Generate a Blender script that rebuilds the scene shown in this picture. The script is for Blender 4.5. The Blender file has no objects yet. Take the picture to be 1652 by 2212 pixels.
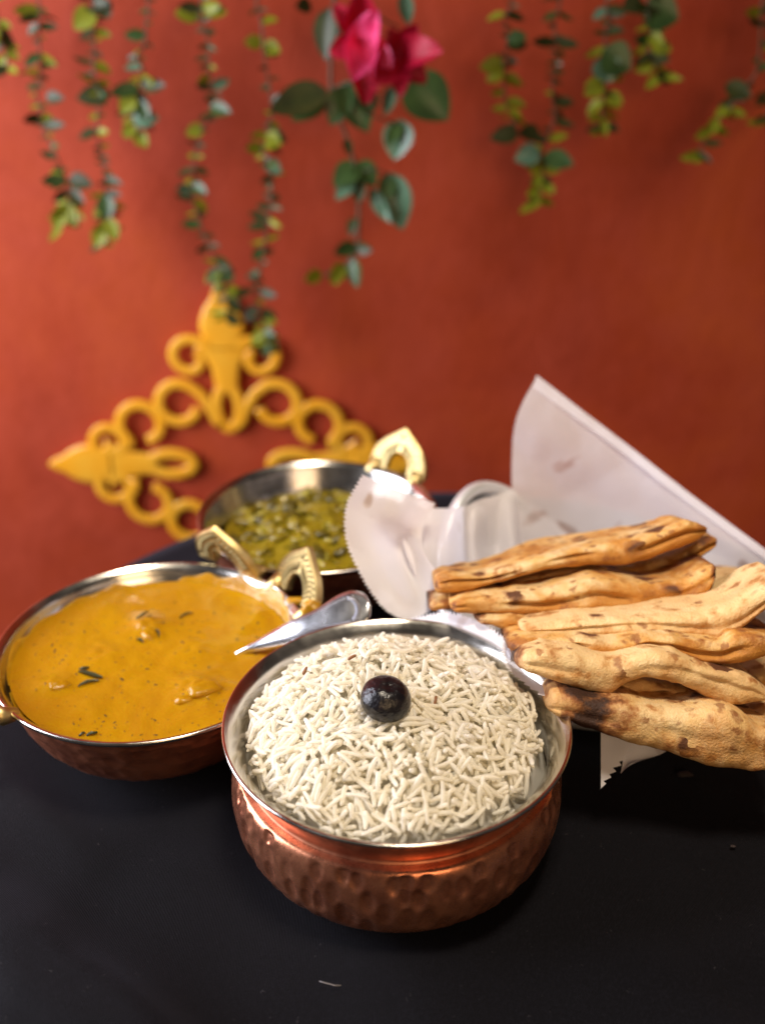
import bpy, bmesh, math, random
import numpy as np
from mathutils import Vector, Matrix, noise

SC = bpy.context.scene
COL = SC.collection
PI = math.pi
# ------------------------------------------------------------------ camera
H, PITCH, FPX = 0.344, math.radians(27.96), 2220.0
CP, SP = math.cos(PITCH), math.sin(PITCH)
cam = bpy.data.cameras.new('camera')
camo = bpy.data.objects.new('camera', cam); COL.objects.link(camo)
camo.location = (0, 0, H)
camo.rotation_euler = (PI/2 - PITCH, 0, 0)
cam.sensor_fit = 'VERTICAL'; cam.sensor_height = 36; cam.sensor_width = 36
cam.lens = FPX/2212*36
cam.clip_start = 0.01; cam.clip_end = 50
cam.dof.use_dof = True
cam.dof.focus_distance = 0.438
cam.dof.aperture_fstop = 4.4
SC.camera = camo
# ------------------------------------------------------------------ world and lamps
world = bpy.data.worlds.new('World'); SC.world = world; world.use_nodes = True
world.node_tree.nodes['Background'].inputs[0].default_value = (0.60, 0.50, 0.44, 1)
world.node_tree.nodes['Background'].inputs[1].default_value = 0.08
def area(name, loc, target, sx, sy, power, color):
    l = bpy.data.lights.new(name, 'AREA'); l.shape = 'RECTANGLE'; l.size = sx; l.size_y = sy
    l.energy = power; l.color = color
    o = bpy.data.objects.new(name, l); COL.objects.link(o); o.location = loc
    o.rotation_euler = (Vector(target)-Vector(loc)).to_track_quat('-Z', 'Y').to_euler()
    return o
area('window_light', (-0.98, 0.46, 0.38), (0.2, 0.58, 0.02), 0.75, 0.75, 23, (0.88, 0.89, 1.0))
area('warm_room_lamp', (0.42, -0.85, 0.62), (0.05, 0.45, 0.03), 0.60, 0.45, 5.0, (1.0, 0.68, 0.38))
sl = bpy.data.lights.new('overhead_fill_spot', 'SPOT'); sl.energy = 80; sl.color = (1.0, 0.86, 0.68); sl.spot_size = math.radians(40); sl.spot_blend = 0.7; sl.shadow_soft_size = 0.14  # unseen overhead spot added to brighten the rice, cone kept off the wall
slo = bpy.data.objects.new('overhead_fill_spot', sl); COL.objects.link(slo); slo.location = (0.10, 0.12, 1.45)
slo.rotation_euler = (Vector((0.06, 0.38, 0.0))-slo.location).to_track_quat('-Z', 'Y').to_euler()
SC.view_settings.view_transform = 'Standard'; SC.view_settings.look = 'None'
SC.view_settings.exposure = 0.0; SC.view_settings.gamma = 1.0
SC.cycles.use_denoising = True
SC.cycles.max_bounces = 12
SC.cycles.diffuse_bounces = 8
SC.cycles.sample_clamp_indirect = 6.0

# ------------------------------------------------------------------ helpers
def ray(px, py):
    u = (px-826)/FPX; v = (1106-py)/FPX
    return Vector((u, CP+v*SP, -SP+v*CP))
def at(px, py, Y):                      # picture position + distance from the camera -> place in the room
    d = ray(px, py); t = Y/d.y
    return Vector((d.x*t, Y, H+d.z*t))
def atz(px, py, z):
    d = ray(px, py); t = (z-H)/d.z
    return Vector((d.x*t, d.y*t, z))
def mesh(name, v, f, smooth=True):
    me = bpy.data.meshes.new(name)
    v = np.asarray(v, dtype=float)
    me.from_pydata(v.tolist(), [], [list(map(int, q)) for q in f])
    if len(f) < 60000:                 # closed shapes: make every face look outwards
        bm = bmesh.new(); bm.from_mesh(me)
        if all(len(e.link_faces) == 2 for e in bm.edges):
            bmesh.ops.recalc_face_normals(bm, faces=bm.faces); bm.to_mesh(me)
        bm.free()
    if smooth: me.polygons.foreach_set('use_smooth', [True]*len(me.polygons))
    me.update(); return me
def link(name, me, mat=None, parent=None, loc=None):
    o = bpy.data.objects.new(name, me); COL.objects.link(o)
    if mat is not None and me is not None and not me.materials: me.materials.append(mat)
    if parent: o.parent = parent
    if loc is not None: o.location = loc
    return o
def empty(name, loc, rz=0.0):
    o = bpy.data.objects.new(name, None); COL.objects.link(o); o.location = loc; o.rotation_euler = (0, 0, rz)
    o.empty_display_size = 0.02; return o
def tag(o, label=None, cat=None, group=None, kind=None):
    for k, x in (('label', label), ('category', cat), ('group', group), ('kind', kind)):
        if x: o[k] = x
    return o
def grid_faces(n, m, closed_u=False, closed_v=False):
    f = []
    for i in range(n if closed_u else n-1):
        for j in range(m if closed_v else m-1):
            a = i*m+j; b = ((i+1) % n)*m+j; c = ((i+1) % n)*m+(j+1) % m; d = i*m+(j+1) % m
            f.append((a, b, c, d))
    return f
def lathe(prof, n=160, fn=None):
    """prof: list of (r,z); returns verts, faces; fn(theta,r,z,i)->(r,z)"""
    v = []
    for i in range(n):
        th = 2*PI*i/n
        for j, (r, z) in enumerate(prof):
            if fn: r, z = fn(th, r, z, j)
            v.append((r*math.cos(th), r*math.sin(th), z))
    return v, grid_faces(n, len(prof), closed_u=True)
def smooth_prof(pts, n):
    """Catmull-Rom resample of a polyline in any dimension"""
    P = [np.array(p, float) for p in pts]
    P = [2*P[0]-P[1]]+P+[2*P[-1]-P[-2]]
    out = []; segs = len(P)-3
    for k in range(n):
        s = k/(n-1)*segs; i = min(int(s), segs-1); t = s-i
        a, b, c, d = P[i:i+4]
        out.append(0.5*((2*b)+(-a+c)*t+(2*a-5*b+4*c-d)*t*t+(-a+3*b-3*c+d)*t**3))
    return out
def tube(pts, rad, sides=8, cap=True):
    P = [Vector(p) for p in pts]; v = []; f = []
    up = Vector((0, 0, 1)); n = len(P)
    last = None
    for i, p in enumerate(P):
        t = (P[min(i+1, n-1)]-P[max(i-1, 0)]).normalized()
        if last is None:
            a = t.orthogonal().normalized()
        else:
            a = (last-t*last.dot(t)).normalized()
        last = a; b = t.cross(a)
        r = rad[i] if hasattr(rad, '__len__') else rad
        for k in range(sides):
            q = 2*PI*k/sides
            v.append(p+(a*math.cos(q)+b*math.sin(q))*r)
    f = grid_faces(n, sides, closed_v=True)
    if cap:
        f.append(tuple(range(sides))[::-1]); f.append(tuple((n-1)*sides+k for k in range(sides)))
    return [tuple(x) for x in v], f
def merge(parts):
    V = []; F = []
    for v, f in parts:
        o = len(V); V += [tuple(x) for x in v]; F += [tuple(i+o for i in q) for q in f]
    return V, F

# ------------------------------------------------------------------ materials
class NT:
    def __init__(s, name):
        s.m = bpy.data.materials.new(name); s.m.use_nodes = True; s.t = s.m.node_tree
        s.b = s.t.nodes['Principled BSDF']; s.out = s.t.nodes['Material Output']
        s.tc = None
    def n(s, typ, **kw):
        x = s.t.nodes.new(typ)
        for k, val in kw.items():
            if k.startswith('i_'):
                key = k[2:]; x.inputs[int(key) if key.isdigit() else key.replace('_', ' ')].default_value = val
            else: setattr(x, k, val)
        return x
    def l(s, a, b): s.t.links.new(a, b)
    def obj(s):
        if not s.tc: s.tc = s.n('ShaderNodeTexCoord')
        return s.tc.outputs['Object']
    def gen(s):
        if not s.tc: s.tc = s.n('ShaderNodeTexCoord')
        return s.tc.outputs['Generated']
    def noise(s, scale, detail=4, rough=0.55, dist=0.0, vec=None):
        x = s.n('ShaderNodeTexNoise'); x.inputs['Scale'].default_value = scale; x.inputs['Detail'].default_value = detail
        x.inputs['Roughness'].default_value = rough; x.inputs['Distortion'].default_value = dist
        s.l(vec or s.obj(), x.inputs['Vector']); return x.outputs['Fac']
    def ramp(s, fac, stops, interp='LINEAR'):
        r = s.n('ShaderNodeValToRGB'); r.color_ramp.interpolation = interp
        e = r.color_ramp.elements
        while len(e) < len(stops): e.new(0.5)
        for k, (p, c) in enumerate(stops):
            e[k].position = p
            e[k].color = (c, c, c, 1) if not hasattr(c, '__len__') else (*c, 1)
        s.l(fac, r.inputs[0]); return r.outputs[0]
    def mix(s, fac, a, b, blend='MIX'):
        x = s.n('ShaderNodeMix'); x.data_type = 'RGBA'; x.blend_type = blend
        for sock, val in ((x.inputs[0], fac), (x.inputs[6], a), (x.inputs[7], b)):
            if hasattr(val, 'node'): s.l(val, sock)
            elif hasattr(val, '__len__'): sock.default_value = (*val, 1)
            else: sock.default_value = val
        return x.outputs[2]
    def bump(s, h, strength=0.3, dist=0.001):
        x = s.n('ShaderNodeBump'); x.inputs['Strength'].default_value = strength; x.inputs['Distance'].default_value = dist
        s.l(h, x.inputs['Height']); s.l(x.outputs[0], s.b.inputs['Normal']); return x
    def set(s, **kw):
        for k, val in kw.items():
            sock = s.b.inputs[k.replace('_', ' ')]
            if hasattr(val, 'node'): s.l(val, sock)
            elif hasattr(val, '__len__') and len(val) == 3 and sock.type == 'RGBA': sock.default_value = (*val, 1)
            else: sock.default_value = val
        return s

def m_wall():
    s = NT('painted_plaster')
    a = s.noise(3.2, 5, 0.6, 0.6); b = s.noise(14, 6, 0.65)
    c = s.ramp(a, [(0.30, (0.31, 0.029, 0.008)), (0.50, (0.43, 0.047, 0.009)), (0.70, (0.55, 0.080, 0.013))])
    c2 = s.mix(s.ramp(b, [(0.40, 0.0), (0.70, 0.7)]), c, (0.50, 0.066, 0.026))
    s.set(Base_Color=c2, Roughness=0.72, Specular_IOR_Level=0.35)
    s.bump(s.noise(60, 6, 0.6), 0.35, 0.003); return s.m
def m_cloth():
    s = NT('black_cotton')
    a = s.noise(18, 4); fz = s.noise(900, 3, 0.7)
    c = s.mix(s.ramp(fz, [(0.45, 0.0), (0.75, 1.0)]), (0.0020, 0.0018, 0.0028), (0.0052, 0.0048, 0.0072))
    lint = s.ramp(s.noise(420, 2, 0.4, 1.5), [(0.735, 0.0), (0.77, 1.0)])
    c = s.mix(lint, c, (0.025, 0.023, 0.026))
    s.set(Base_Color=c, Roughness=0.85, Specular_IOR_Level=0.10, Sheen_Weight=0.13, Sheen_Roughness=0.4, Sheen_Tint=(0.7, 0.75, 1.0))
    mp = s.n('ShaderNodeTexCoord')
    w = s.n('ShaderNodeTexWave'); w.inputs['Scale'].default_value = 500; w.inputs['Distortion'].default_value = 2.0
    s.l(s.obj(), w.inputs['Vector'])
    h = s.mix(0.5, w.outputs[1], fz)
    s.bump(h, 0.5, 0.0006); return s.m
def m_copper(name, dark=0.0, rough=0.24, polish=0.0):
    s = NT(name)
    a = s.noise(55, 5, 0.6, 0.4); b = s.noise(220, 4, 0.7)
    base = (0.86-0.36*dark, 0.345-0.18*dark, 0.19-0.10*dark)
    dk = (0.40-0.16*dark, 0.125-0.05*dark, 0.070-0.02*dark)
    c = s.mix(s.ramp(a, [(0.34, 0.85), (0.62, 0.0)]), base, dk)
    s.set(Base_Color=c, Metallic=0.88, Roughness=s.ramp(b, [(0.3, rough-0.05), (0.75, rough+0.16)]))
    s.bump(b, 0.10, 0.0006); return s.m
def m_steel(name='brushed_steel', col=(0.66, 0.63, 0.58), rough=0.17):
    s = NT(name)
    a = s.noise(40, 5, 0.6); b = s.noise(350, 3, 0.6)
    s.set(Base_Color=s.mix(s.ramp(a, [(0.35, 0.5), (0.65, 0.0)]), col, tuple(x*0.78 for x in col)), Metallic=1.0,
          Roughness=s.ramp(a, [(0.3, rough-0.05), (0.7, rough+0.13)]))
    s.bump(b, 0.05, 0.0004); return s.m
def m_brass():
    s = NT('cast_brass')
    a = s.noise(160, 4)
    s.set(Base_Color=s.mix(s.ramp(a, [(0.4, 0.4), (0.6, 0.0)]), (0.74, 0.58, 0.27), (0.56, 0.40, 0.15)), Metallic=1.0, Roughness=0.44)
    s.bump(a, 0.1, 0.0005); return s.m
def m_patina():
    s = NT('tarnished_brass')
    s.set(Base_Color=(0.26, 0.21, 0.10), Metallic=1.0, Roughness=0.5); return s.m
def m_gold():
    s = NT('gold_painted_metal')
    a = s.noise(30, 4)
    s.set(Base_Color=s.mix(s.ramp(a, [(0.35, 0.0), (0.7, 1.0)]), (1.0, 0.42, 0.016), (1.0, 0.50, 0.04)), Metallic=0.0, Roughness=0.30, Specular_IOR_Level=0.6)
    return s.m
def m_rice():
    s = NT('cooked_rice')
    a = s.noise(90, 3)
    oi = s.n('ShaderNodeNewGeometry')
    c = s.mix(s.ramp(a, [(0.4, 0.0), (0.65, 1.0)]), (0.99, 0.975, 0.93), (0.985, 0.955, 0.87))
    c = s.mix(s.ramp(oi.outputs['Random Per Island'], [(0.0, 0.0), (1.0, 0.7)]), c, (0.98, 0.94, 0.83))
    s.set(Base_Color=c, Roughness=0.45, Specular_IOR_Level=0.3)
    tr = s.n('ShaderNodeBsdfTranslucent'); s.l(c, tr.inputs[0])
    m1 = s.n('ShaderNodeMixShader'); m1.inputs[0].default_value = 0.60
    s.l(s.b.outputs[0], m1.inputs[1]); s.l(tr.outputs[0], m1.inputs[2]); s.l(m1.outputs[0], s.out.inputs[0])
    return s.m
def m_olive():
    s = NT('black_olive_skin')
    a = s.noise(330, 3, 0.6); b = s.noise(120, 4)
    s.set(Base_Color=s.mix(s.ramp(b, [(0.5, 0.0), (0.72, 1.0)]), (0.006, 0.005, 0.007), (0.03, 0.022, 0.022)), Roughness=0.27, Specular_IOR_Level=0.5)
    s.bump(a, 0.6, 0.0012); return s.m
def m_plain(name, col, rough=0.5, **kw):
    s = NT(name); s.set(Base_Color=col, Roughness=rough, **kw); return s.m
def m_curry():
    s = NT('curry_sauce')
    a = s.noise(28, 5, 0.6, 1.0); b = s.noise(160, 4, 0.6); d = s.noise(520, 2, 0.5)
    c = s.mix(s.ramp(a, [(0.35, 0.0), (0.7, 1.0)]), (0.43, 0.222, 0.003), (0.39, 0.180, 0.003))
    c = s.mix(s.ramp(b, [(0.60, 0.0), (0.78, 0.35)]), c, (0.50, 0.275, 0.010))
    c = s.mix(s.ramp(d, [(0.70, 0.0), (0.76, 0.8)]), c, (0.20, 0.075, 0.008))
    s.set(Base_Color=c, Roughness=s.ramp(a, [(0.3, 0.16), (0.7, 0.34)]), Subsurface_Weight=0.25, Subsurface_Radius=(1.0, 0.45, 0.1),
          Subsurface_Scale=0.004, Specular_IOR_Level=0.42)
    s.bump(s.mix(0.4, b, d), 0.32, 0.0012); return s.m
def m_film():
    s = NT('curry_smear')
    a = s.noise(130, 5, 0.65, 0.8)
    c = s.mix(s.ramp(a, [(0.4, 0.0), (0.7, 1.0)]), (0.46, 0.225, 0.005), (0.54, 0.30, 0.02))
    s.set(Base_Color=c, Roughness=0.22, Subsurface_Weight=0.3, Subsurface_Radius=(1, .5, .1), Subsurface_Scale=0.002)
    s.bump(a, 0.45, 0.002); return s.m
def m_naan(name='naan_crust', charred=0.0, pale=0.0):
    s = NT(name)
    a = s.noise(30, 5, 0.6, 0.4); b = s.noise(170, 5, 0.65); g = s.noise(900, 3, 0.6); w = s.noise(95, 4, 0.6)
    def spots(scale, lo, hi, soft):
        # round scorch marks of many sizes, ragged edges
        wv = s.n('ShaderNodeVectorMath'); wv.operation = 'MULTIPLY_ADD'
        nz = s.n('ShaderNodeTexNoise'); nz.inputs['Scale'].default_value = 210; nz.inputs['Detail'].default_value = 4
        s.l(s.obj(), nz.inputs['Vector']); s.l(nz.outputs['Color'], wv.inputs[0])
        wv.inputs[1].default_value = (0.007, 0.007, 0.007); s.l(s.obj(), wv.inputs[2])
        vo = s.n('ShaderNodeTexVoronoi'); vo.inputs['Scale'].default_value = scale
        s.l(wv.outputs[0], vo.inputs['Vector'])
        sep = s.n('ShaderNodeSeparateColor'); s.l(vo.outputs['Color'], sep.inputs[0])
        mr = s.n('ShaderNodeMapRange'); mr.inputs[1].default_value = lo; mr.inputs[2].default_value = 1.0
        mr.inputs[3].default_value = -soft; mr.inputs[4].default_value = hi; mr.clamp = False
        s.l(sep.outputs[0], mr.inputs[0])
        sub = s.n('ShaderNodeMath'); sub.operation = 'SUBTRACT'; s.l(mr.outputs[0], sub.inputs[0]); s.l(vo.outputs['Distance'], sub.inputs[1])
        m = s.n('ShaderNodeMapRange'); m.inputs[1].default_value = -soft; m.inputs[2].default_value = soft; s.l(sub.outputs[0], m.inputs[0])
        return m.outputs[0]
    c = s.ramp(a, [(0.38, (0.72, 0.51, 0.25)), (0.48, (0.65, 0.38, 0.12)), (0.56, (0.54, 0.24, 0.045)), (0.66, (0.34, 0.12, 0.02))])
    if pale: c = s.mix(pale, c, (0.78, 0.56, 0.28))
    c = s.mix(s.ramp(b, [(0.50, 0.0), (0.70, 0.45)]), c, (0.78, 0.56, 0.29))
    c = s.mix(s.ramp(w, [(0.54, 0.0), (0.68, 0.6)]), c, (0.42, 0.155, 0.028))
    lo = 0.52-0.30*charred
    big = spots(92, lo, 0.60, 0.16); small = spots(210, lo+0.05, 0.55, 0.16)
    c = s.mix(s.ramp(big, [(0.05, 0.0), (0.75, 0.80)]), c, (0.26, 0.085, 0.022))
    c = s.mix(s.ramp(big, [(0.62, 0.0), (1.0, 0.85)]), c, (0.075, 0.026, 0.014))
    c = s.mix(s.ramp(small, [(0.1, 0.0), (0.9, 0.75)]), c, (0.24, 0.08, 0.022))
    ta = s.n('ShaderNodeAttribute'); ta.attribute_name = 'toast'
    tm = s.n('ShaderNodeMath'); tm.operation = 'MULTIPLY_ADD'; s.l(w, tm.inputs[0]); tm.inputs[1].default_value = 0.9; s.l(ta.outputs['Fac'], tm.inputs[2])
    c = s.mix(s.ramp(tm.outputs[0], [(0.50, 0.0), (0.95, 0.85)]), c, (0.50, 0.205, 0.030))  # toasted sides, with the shade of the undersides put into the colour
    at_ = s.n('ShaderNodeAttribute'); at_.attribute_name = 'burn'
    br = s.n('ShaderNodeMath'); br.operation = 'MULTIPLY_ADD'
    s.l(w, br.inputs[0]); br.inputs[1].default_value = 1.5
    s.l(at_.outputs['Fac'], br.inputs[2])
    b2 = s.n('ShaderNodeMath'); b2.operation = 'MULTIPLY'; s.l(br.outputs[0], b2.inputs[0]); b2.inputs[1].default_value = 0.6
    c = s.mix(s.ramp(b2.outputs[0], [(0.56, 0.0), (0.74, 0.9)]), c, (0.27, 0.085, 0.018))
    c = s.mix(s.ramp(b2.outputs[0], [(0.70, 0.0), (0.86, 0.95)]), c, (0.030, 0.013, 0.009))
    s.set(Base_Color=c, Roughness=0.62, Specular_IOR_Level=0.35, Subsurface_Weight=0.10, Subsurface_Radius=(1, .6, .3), Subsurface_Scale=0.002)
    s.bump(s.mix(0.40, s.mix(0.5, b, w), g), 0.75, 0.0022); return s.m
def m_paper(name='waxed_paper', thin=0.08, trans=0.30):
    s = NT(name)
    st = s.noise(26, 3, 0.5, 0.4); fine = s.noise(600, 3, 0.7)
    stain = s.ramp(st, [(0.645, 0.0), (0.69, 1.0)])
    c = s.mix(stain, (0.90, 0.88, 0.92), (0.70, 0.57, 0.54))
    c = s.mix(s.ramp(fine, [(0.68, 0.0), (0.75, 0.5)]), c, (0.55, 0.48, 0.46))
    s.set(Base_Color=c, Roughness=0.45, Specular_IOR_Level=0.4)
    tr = s.n('ShaderNodeBsdfTranslucent'); s.l(c, tr.inputs[0])
    tp = s.n('ShaderNodeBsdfTransparent'); tp.inputs[0].default_value = (0.96, 0.93, 0.92, 1)
    m1 = s.n('ShaderNodeMixShader'); m1.inputs[0].default_value = trans
    s.l(s.b.outputs[0], m1.inputs[1]); s.l(tr.outputs[0], m1.inputs[2])
    m2 = s.n('ShaderNodeMixShader'); s.l(s.ramp(stain, [(0.0, thin), (1.0, thin+0.16)]), m2.inputs[0])
    s.l(m1.outputs[0], m2.inputs[1]); s.l(tp.outputs[0], m2.inputs[2])
    s.l(m2.outputs[0], s.out.inputs[0])
    s.bump(s.noise(45, 4, 0.6), 0.25, 0.003); return s.m
def m_leaf(name, c1, c2, rough=0.4, trans=0.3):
    s = NT(name)
    a = s.noise(3, 3)
    c = s.mix(s.ramp(a, [(0.35, 0.0), (0.65, 1.0)]), c1, c2)
    s.set(Base_Color=c, Roughness=rough, Specular_IOR_Level=0.5)
    tr = s.n('ShaderNodeBsdfTranslucent'); s.l(c, tr.inputs[0])
    m1 = s.n('ShaderNodeMixShader'); m1.inputs[0].default_value = trans
    s.l(s.b.outputs[0], m1.inputs[1]); s.l(tr.outputs[0], m1.inputs[2]); s.l(m1.outputs[0], s.out.inputs[0]); return s.m

M = dict(wall=m_wall(), cloth=m_cloth(), copper=m_copper('hammered_copper', 0.0, 0.23), copper_dark=m_copper('aged_hammered_copper', 0.55, 0.34),
         copper_rim=m_copper('polished_copper', 0.3, 0.36), steel=m_steel(), chrome=m_steel('bright_steel', (0.82, 0.84, 0.86), 0.12),
         satin=m_plain('satin_steel', (0.92, 0.95, 0.98), 0.28, Metallic=0.6), spoon=m_steel('spoon_steel', (0.88, 0.89, 0.93), 0.2), spoon_dark=m_steel('darkened_steel', (0.30, 0.30, 0.34), 0.3), brass=m_brass(), patina=m_patina(), gold=m_gold(), rice=m_rice(), olive=m_olive(),
         curry=m_curry(), film=m_film(), chunk=m_plain('coated_chunk', (0.50, 0.155, 0.003), 0.42, Specular_IOR_Level=0.3),
         herb=m_plain('dark_herb', (0.035, 0.04, 0.012), 0.4), fleck=m_plain('pepper_fleck', (0.05, 0.03, 0.01), 0.5),
         cumin=m_plain('cumin_seed', (0.20, 0.075, 0.02), 0.5),
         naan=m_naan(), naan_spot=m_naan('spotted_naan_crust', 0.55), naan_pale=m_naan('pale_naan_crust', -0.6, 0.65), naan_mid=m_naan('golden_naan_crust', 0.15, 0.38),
         paper=m_paper(), paper_thin=m_paper('thin_waxed_paper', 0.20, 0.45),
         leaf_dark=m_leaf('dark_leaf', (0.035, 0.042, 0.010), (0.060, 0.070, 0.014), 0.45, 0.15),
         leaf_mid=m_leaf('green_leaf', (0.04, 0.085, 0.022), (0.07, 0.13, 0.03), 0.34, 0.2),
         leaf_lime=m_leaf('lime_leaf', (0.30, 0.34, 0.015), (0.42, 0.44, 0.03), 0.42, 0.4),
         leaf_cool=m_leaf('glossy_leaf', (0.10, 0.20, 0.11), (0.16, 0.27, 0.17), 0.22, 0.15),
         stem=m_plain('vine_stem', (0.07, 0.06, 0.025), 0.6),
         petal_red=m_leaf('crimson_petal', (0.50, 0.004, 0.03), (0.68, 0.010, 0.06), 0.5, 0.3),
         petal_pink=m_leaf('pink_petal', (0.90, 0.04, 0.20), (1.0, 0.14, 0.36), 0.5, 0.3),
         veg=m_plain('green_vegetable', (0.23, 0.17, 0.008), 0.3, Subsurface_Weight=0.25, Subsurface_Scale=0.003, Subsurface_Radius=(.8, 1, .2)),
         veg2=m_plain('pale_vegetable', (0.36, 0.30, 0.04), 0.28, Subsurface_Weight=0.25, Subsurface_Scale=0.003, Subsurface_Radius=(.8, 1, .2)),
         veg3=m_plain('olive_vegetable', (0.09, 0.07, 0.006), 0.35),
         lint=m_plain('lint', (0.22, 0.20, 0.20), 0.9), crumb=m_plain('dark_crumb', (0.025, 0.015, 0.014), 0.8))

# ------------------------------------------------------------------ wall
WY = 1.0
n, mm = 60, 60
v = []
for i in range(n):
    for j in range(mm):
        x = -1.05+2.6*i/(n-1); z = -1.0+2.4*j/(mm-1)
        v.append((x, WY+0.004*noise.noise((x*2.2, z*2.2, 3.1)), z))
wall = link('wall', mesh('wall', v, [tuple(reversed(q)) for q in grid_faces(n, mm)]), M['wall'])
tag(wall, kind='structure')

# ------------------------------------------------------------------ tablecloth over a small round table
ZT = -0.008
TC, TA, TB, TE = (0.050, 0.425), 0.280, 0.280, 2.0
def table_r(th):
    c, s_ = abs(math.cos(th)), abs(math.sin(th))
    return ((c/TA)**TE+(s_/TB)**TE)**(-1/TE)
v = []; NT_, NR = 360, 110
for i in range(NT_):
    th = 2*PI*i/NT_; R = table_r(th)
    for j in range(NR):
        if j < 60:
            q = j/59; r = R*q*0.955; z = 0.0
            drop = 0
        else:
            s_ = (j-59)/(NR-60)           # arc over the edge then falls
            L = s_*0.62; ed = 0.022
            if L < ed*PI/2:
                a = L/ed; r = R*0.955+ed*math.sin(a); z = -ed*(1-math.cos(a)); drop = L
            else:
                drop = L; r = R*0.955+ed; z = -ed-(L-ed*PI/2)
        x, y = TC[0]+r*math.cos(th), TC[1]+r*math.sin(th)
        k = min(1, max(0, (drop-0.012)/0.16))
        fold = (math.sin(th*9+0.6+0.8*math.sin(th*3))*0.6+0.4*math.sin(th*16+1.3))*0.030*k**1.2+0.05*k*k
        fold += 0.008*k*noise.noise((math.cos(th)*9, math.sin(th)*9, z*12))
        x += fold*math.cos(th); y += fold*math.sin(th)
        top = 1-min(1, drop/0.03)
        w = 0.0016*noise.noise((x*9, y*9, 0.3))+0.0008*noise.noise((x*30+5, y*22, 1.7))
        w -= 0.0016
        rid = abs(noise.noise((x*7+2, y*5+x*6, 8.8)))
        lf = max(0, min(1, (0.33-y)/0.10))           # the loose front of the cloth lies in soft folds
        w += lf*(0.0100*noise.noise((x*14+y*9, y*7-x*5, 5.0))+0.0022*max(0, 1-rid*7))
        for (fx0, fy0, fx1, fy1, hh_, wd_) in ((-0.23, 0.345, -0.06, 0.232, 0.0075, 0.016), (-0.17, 0.285, -0.02, 0.205, 0.0085, 0.014), (-0.21, 0.40, -0.13, 0.335, 0.0035, 0.010), (0.06, 0.262, 0.30, 0.315, 0.0030, 0.013)):
            ex, ey = fx1-fx0, fy1-fy0; l2 = ex*ex+ey*ey
            t_ = max(0.0, min(1.0, ((x-fx0)*ex+(y-fy0)*ey)/l2)); dd = math.hypot(x-fx0-ex*t_, y-fy0-ey*t_)
            dd *= 1+0.25*noise.noise((x*20, y*20, hh_*900))
            bump_ = hh_*math.exp(-(dd/wd_)**2)*math.sin(PI*(0.1+0.8*t_))
            far = min(1.0, max(0.0, (math.hypot(x-0.0061, y-0.351)-0.062)/0.02))*min(1.0, max(0.0, (math.hypot(x+0.1163, y-0.4283)-0.05)/0.02))
            w += bump_*far; lf = max(lf, far*min(1.0, bump_/0.001))
        w = min(w, 0.0007) if lf == 0 else min(w, 0.0007+0.010*lf)
        z += w*(top if drop else 1)
        v.append((x, y, z+ZT))
cl = link('tablecloth', mesh('tablecloth', v, [tuple(reversed(q)) for q in grid_faces(NT_, NR, closed_u=True)]), M['cloth'])
tag(cl, 'black cotton cloth covering the table under all the dishes', 'tablecloth')

# ------------------------------------------------------------------ bowls
def hammer_cells(seed, nth, rows, jitter=0.35):
    rnd = random.Random(seed); pts = []
    for k in range(rows):
        for i in range(nth):
            pts.append(((i+0.5*(k % 2)+rnd.uniform(-jitter, jitter))/nth, (k+0.5+rnd.uniform(-jitter, jitter)*0.8)/rows, rnd.random()))
    return np.array(pts)
def hammered(prof_pts, nprof, n, seed, nth, rows, depth, mode, span):
    """lathe with hammer marks pushed into the metal between profile fractions span"""
    prof = smooth_prof(prof_pts, nprof)
    cells = hammer_cells(seed, nth, rows)
    V = np.zeros((n, nprof, 3)); pr = np.array(prof)
    tg = np.gradient(pr, axis=0); nr = np.stack([tg[:, 1], -tg[:, 0]], 1); nr /= np.linalg.norm(nr, axis=1)[:, None]+1e-12
    if nr[nprof//2, 0] < 0: nr = -nr
    u = np.arange(n)/n; t = np.arange(nprof)/(nprof-1); tt = (t-span[0])/(span[1]-span[0])
    D = np.zeros((n, nprof)); best = np.full((n, nprof), 9.0); second = best.copy(); amp = np.zeros((n, nprof))
    for cu, cv, cr in cells:
        du = np.abs(u-cu % 1.0); du = np.minimum(du, 1-du)*nth
        dv = np.abs(tt-cv)*rows
        d = np.sqrt((du[:, None])**2+(dv[None, :])**2*(0.5 if mode == 'dent' else 1.0))
        if mode == 'dent':
            if cr < 0.30: continue
            g = np.exp(-(d/0.38)**5)*(0.25+0.75*cr)
            D = np.maximum(D, g)
        else:
            closer = d < best
            second = np.where(closer, best, np.minimum(second, d)); amp = np.where(closer, cr, amp)
            best = np.minimum(best, d)
    if mode != 'dent':
        D = (1-np.clip(best/0.75, 0, 1)**2)*(0.55+0.45*amp)
    msk = np.clip((tt+0.02)*14, 0, 1)*np.clip((1.02-tt)*14, 0, 1)
    D = D*msk[None, :]*depth
    r = pr[None, :, 0]-D*nr[None, :, 0]; z = pr[None, :, 1]-D*nr[None, :, 1]
    th = 2*PI*u[:, None]
    V = np.stack([r*np.cos(th), r*np.sin(th), z], 2).reshape(-1, 3)
    return V, grid_faces(n, nprof, closed_u=True)

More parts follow.
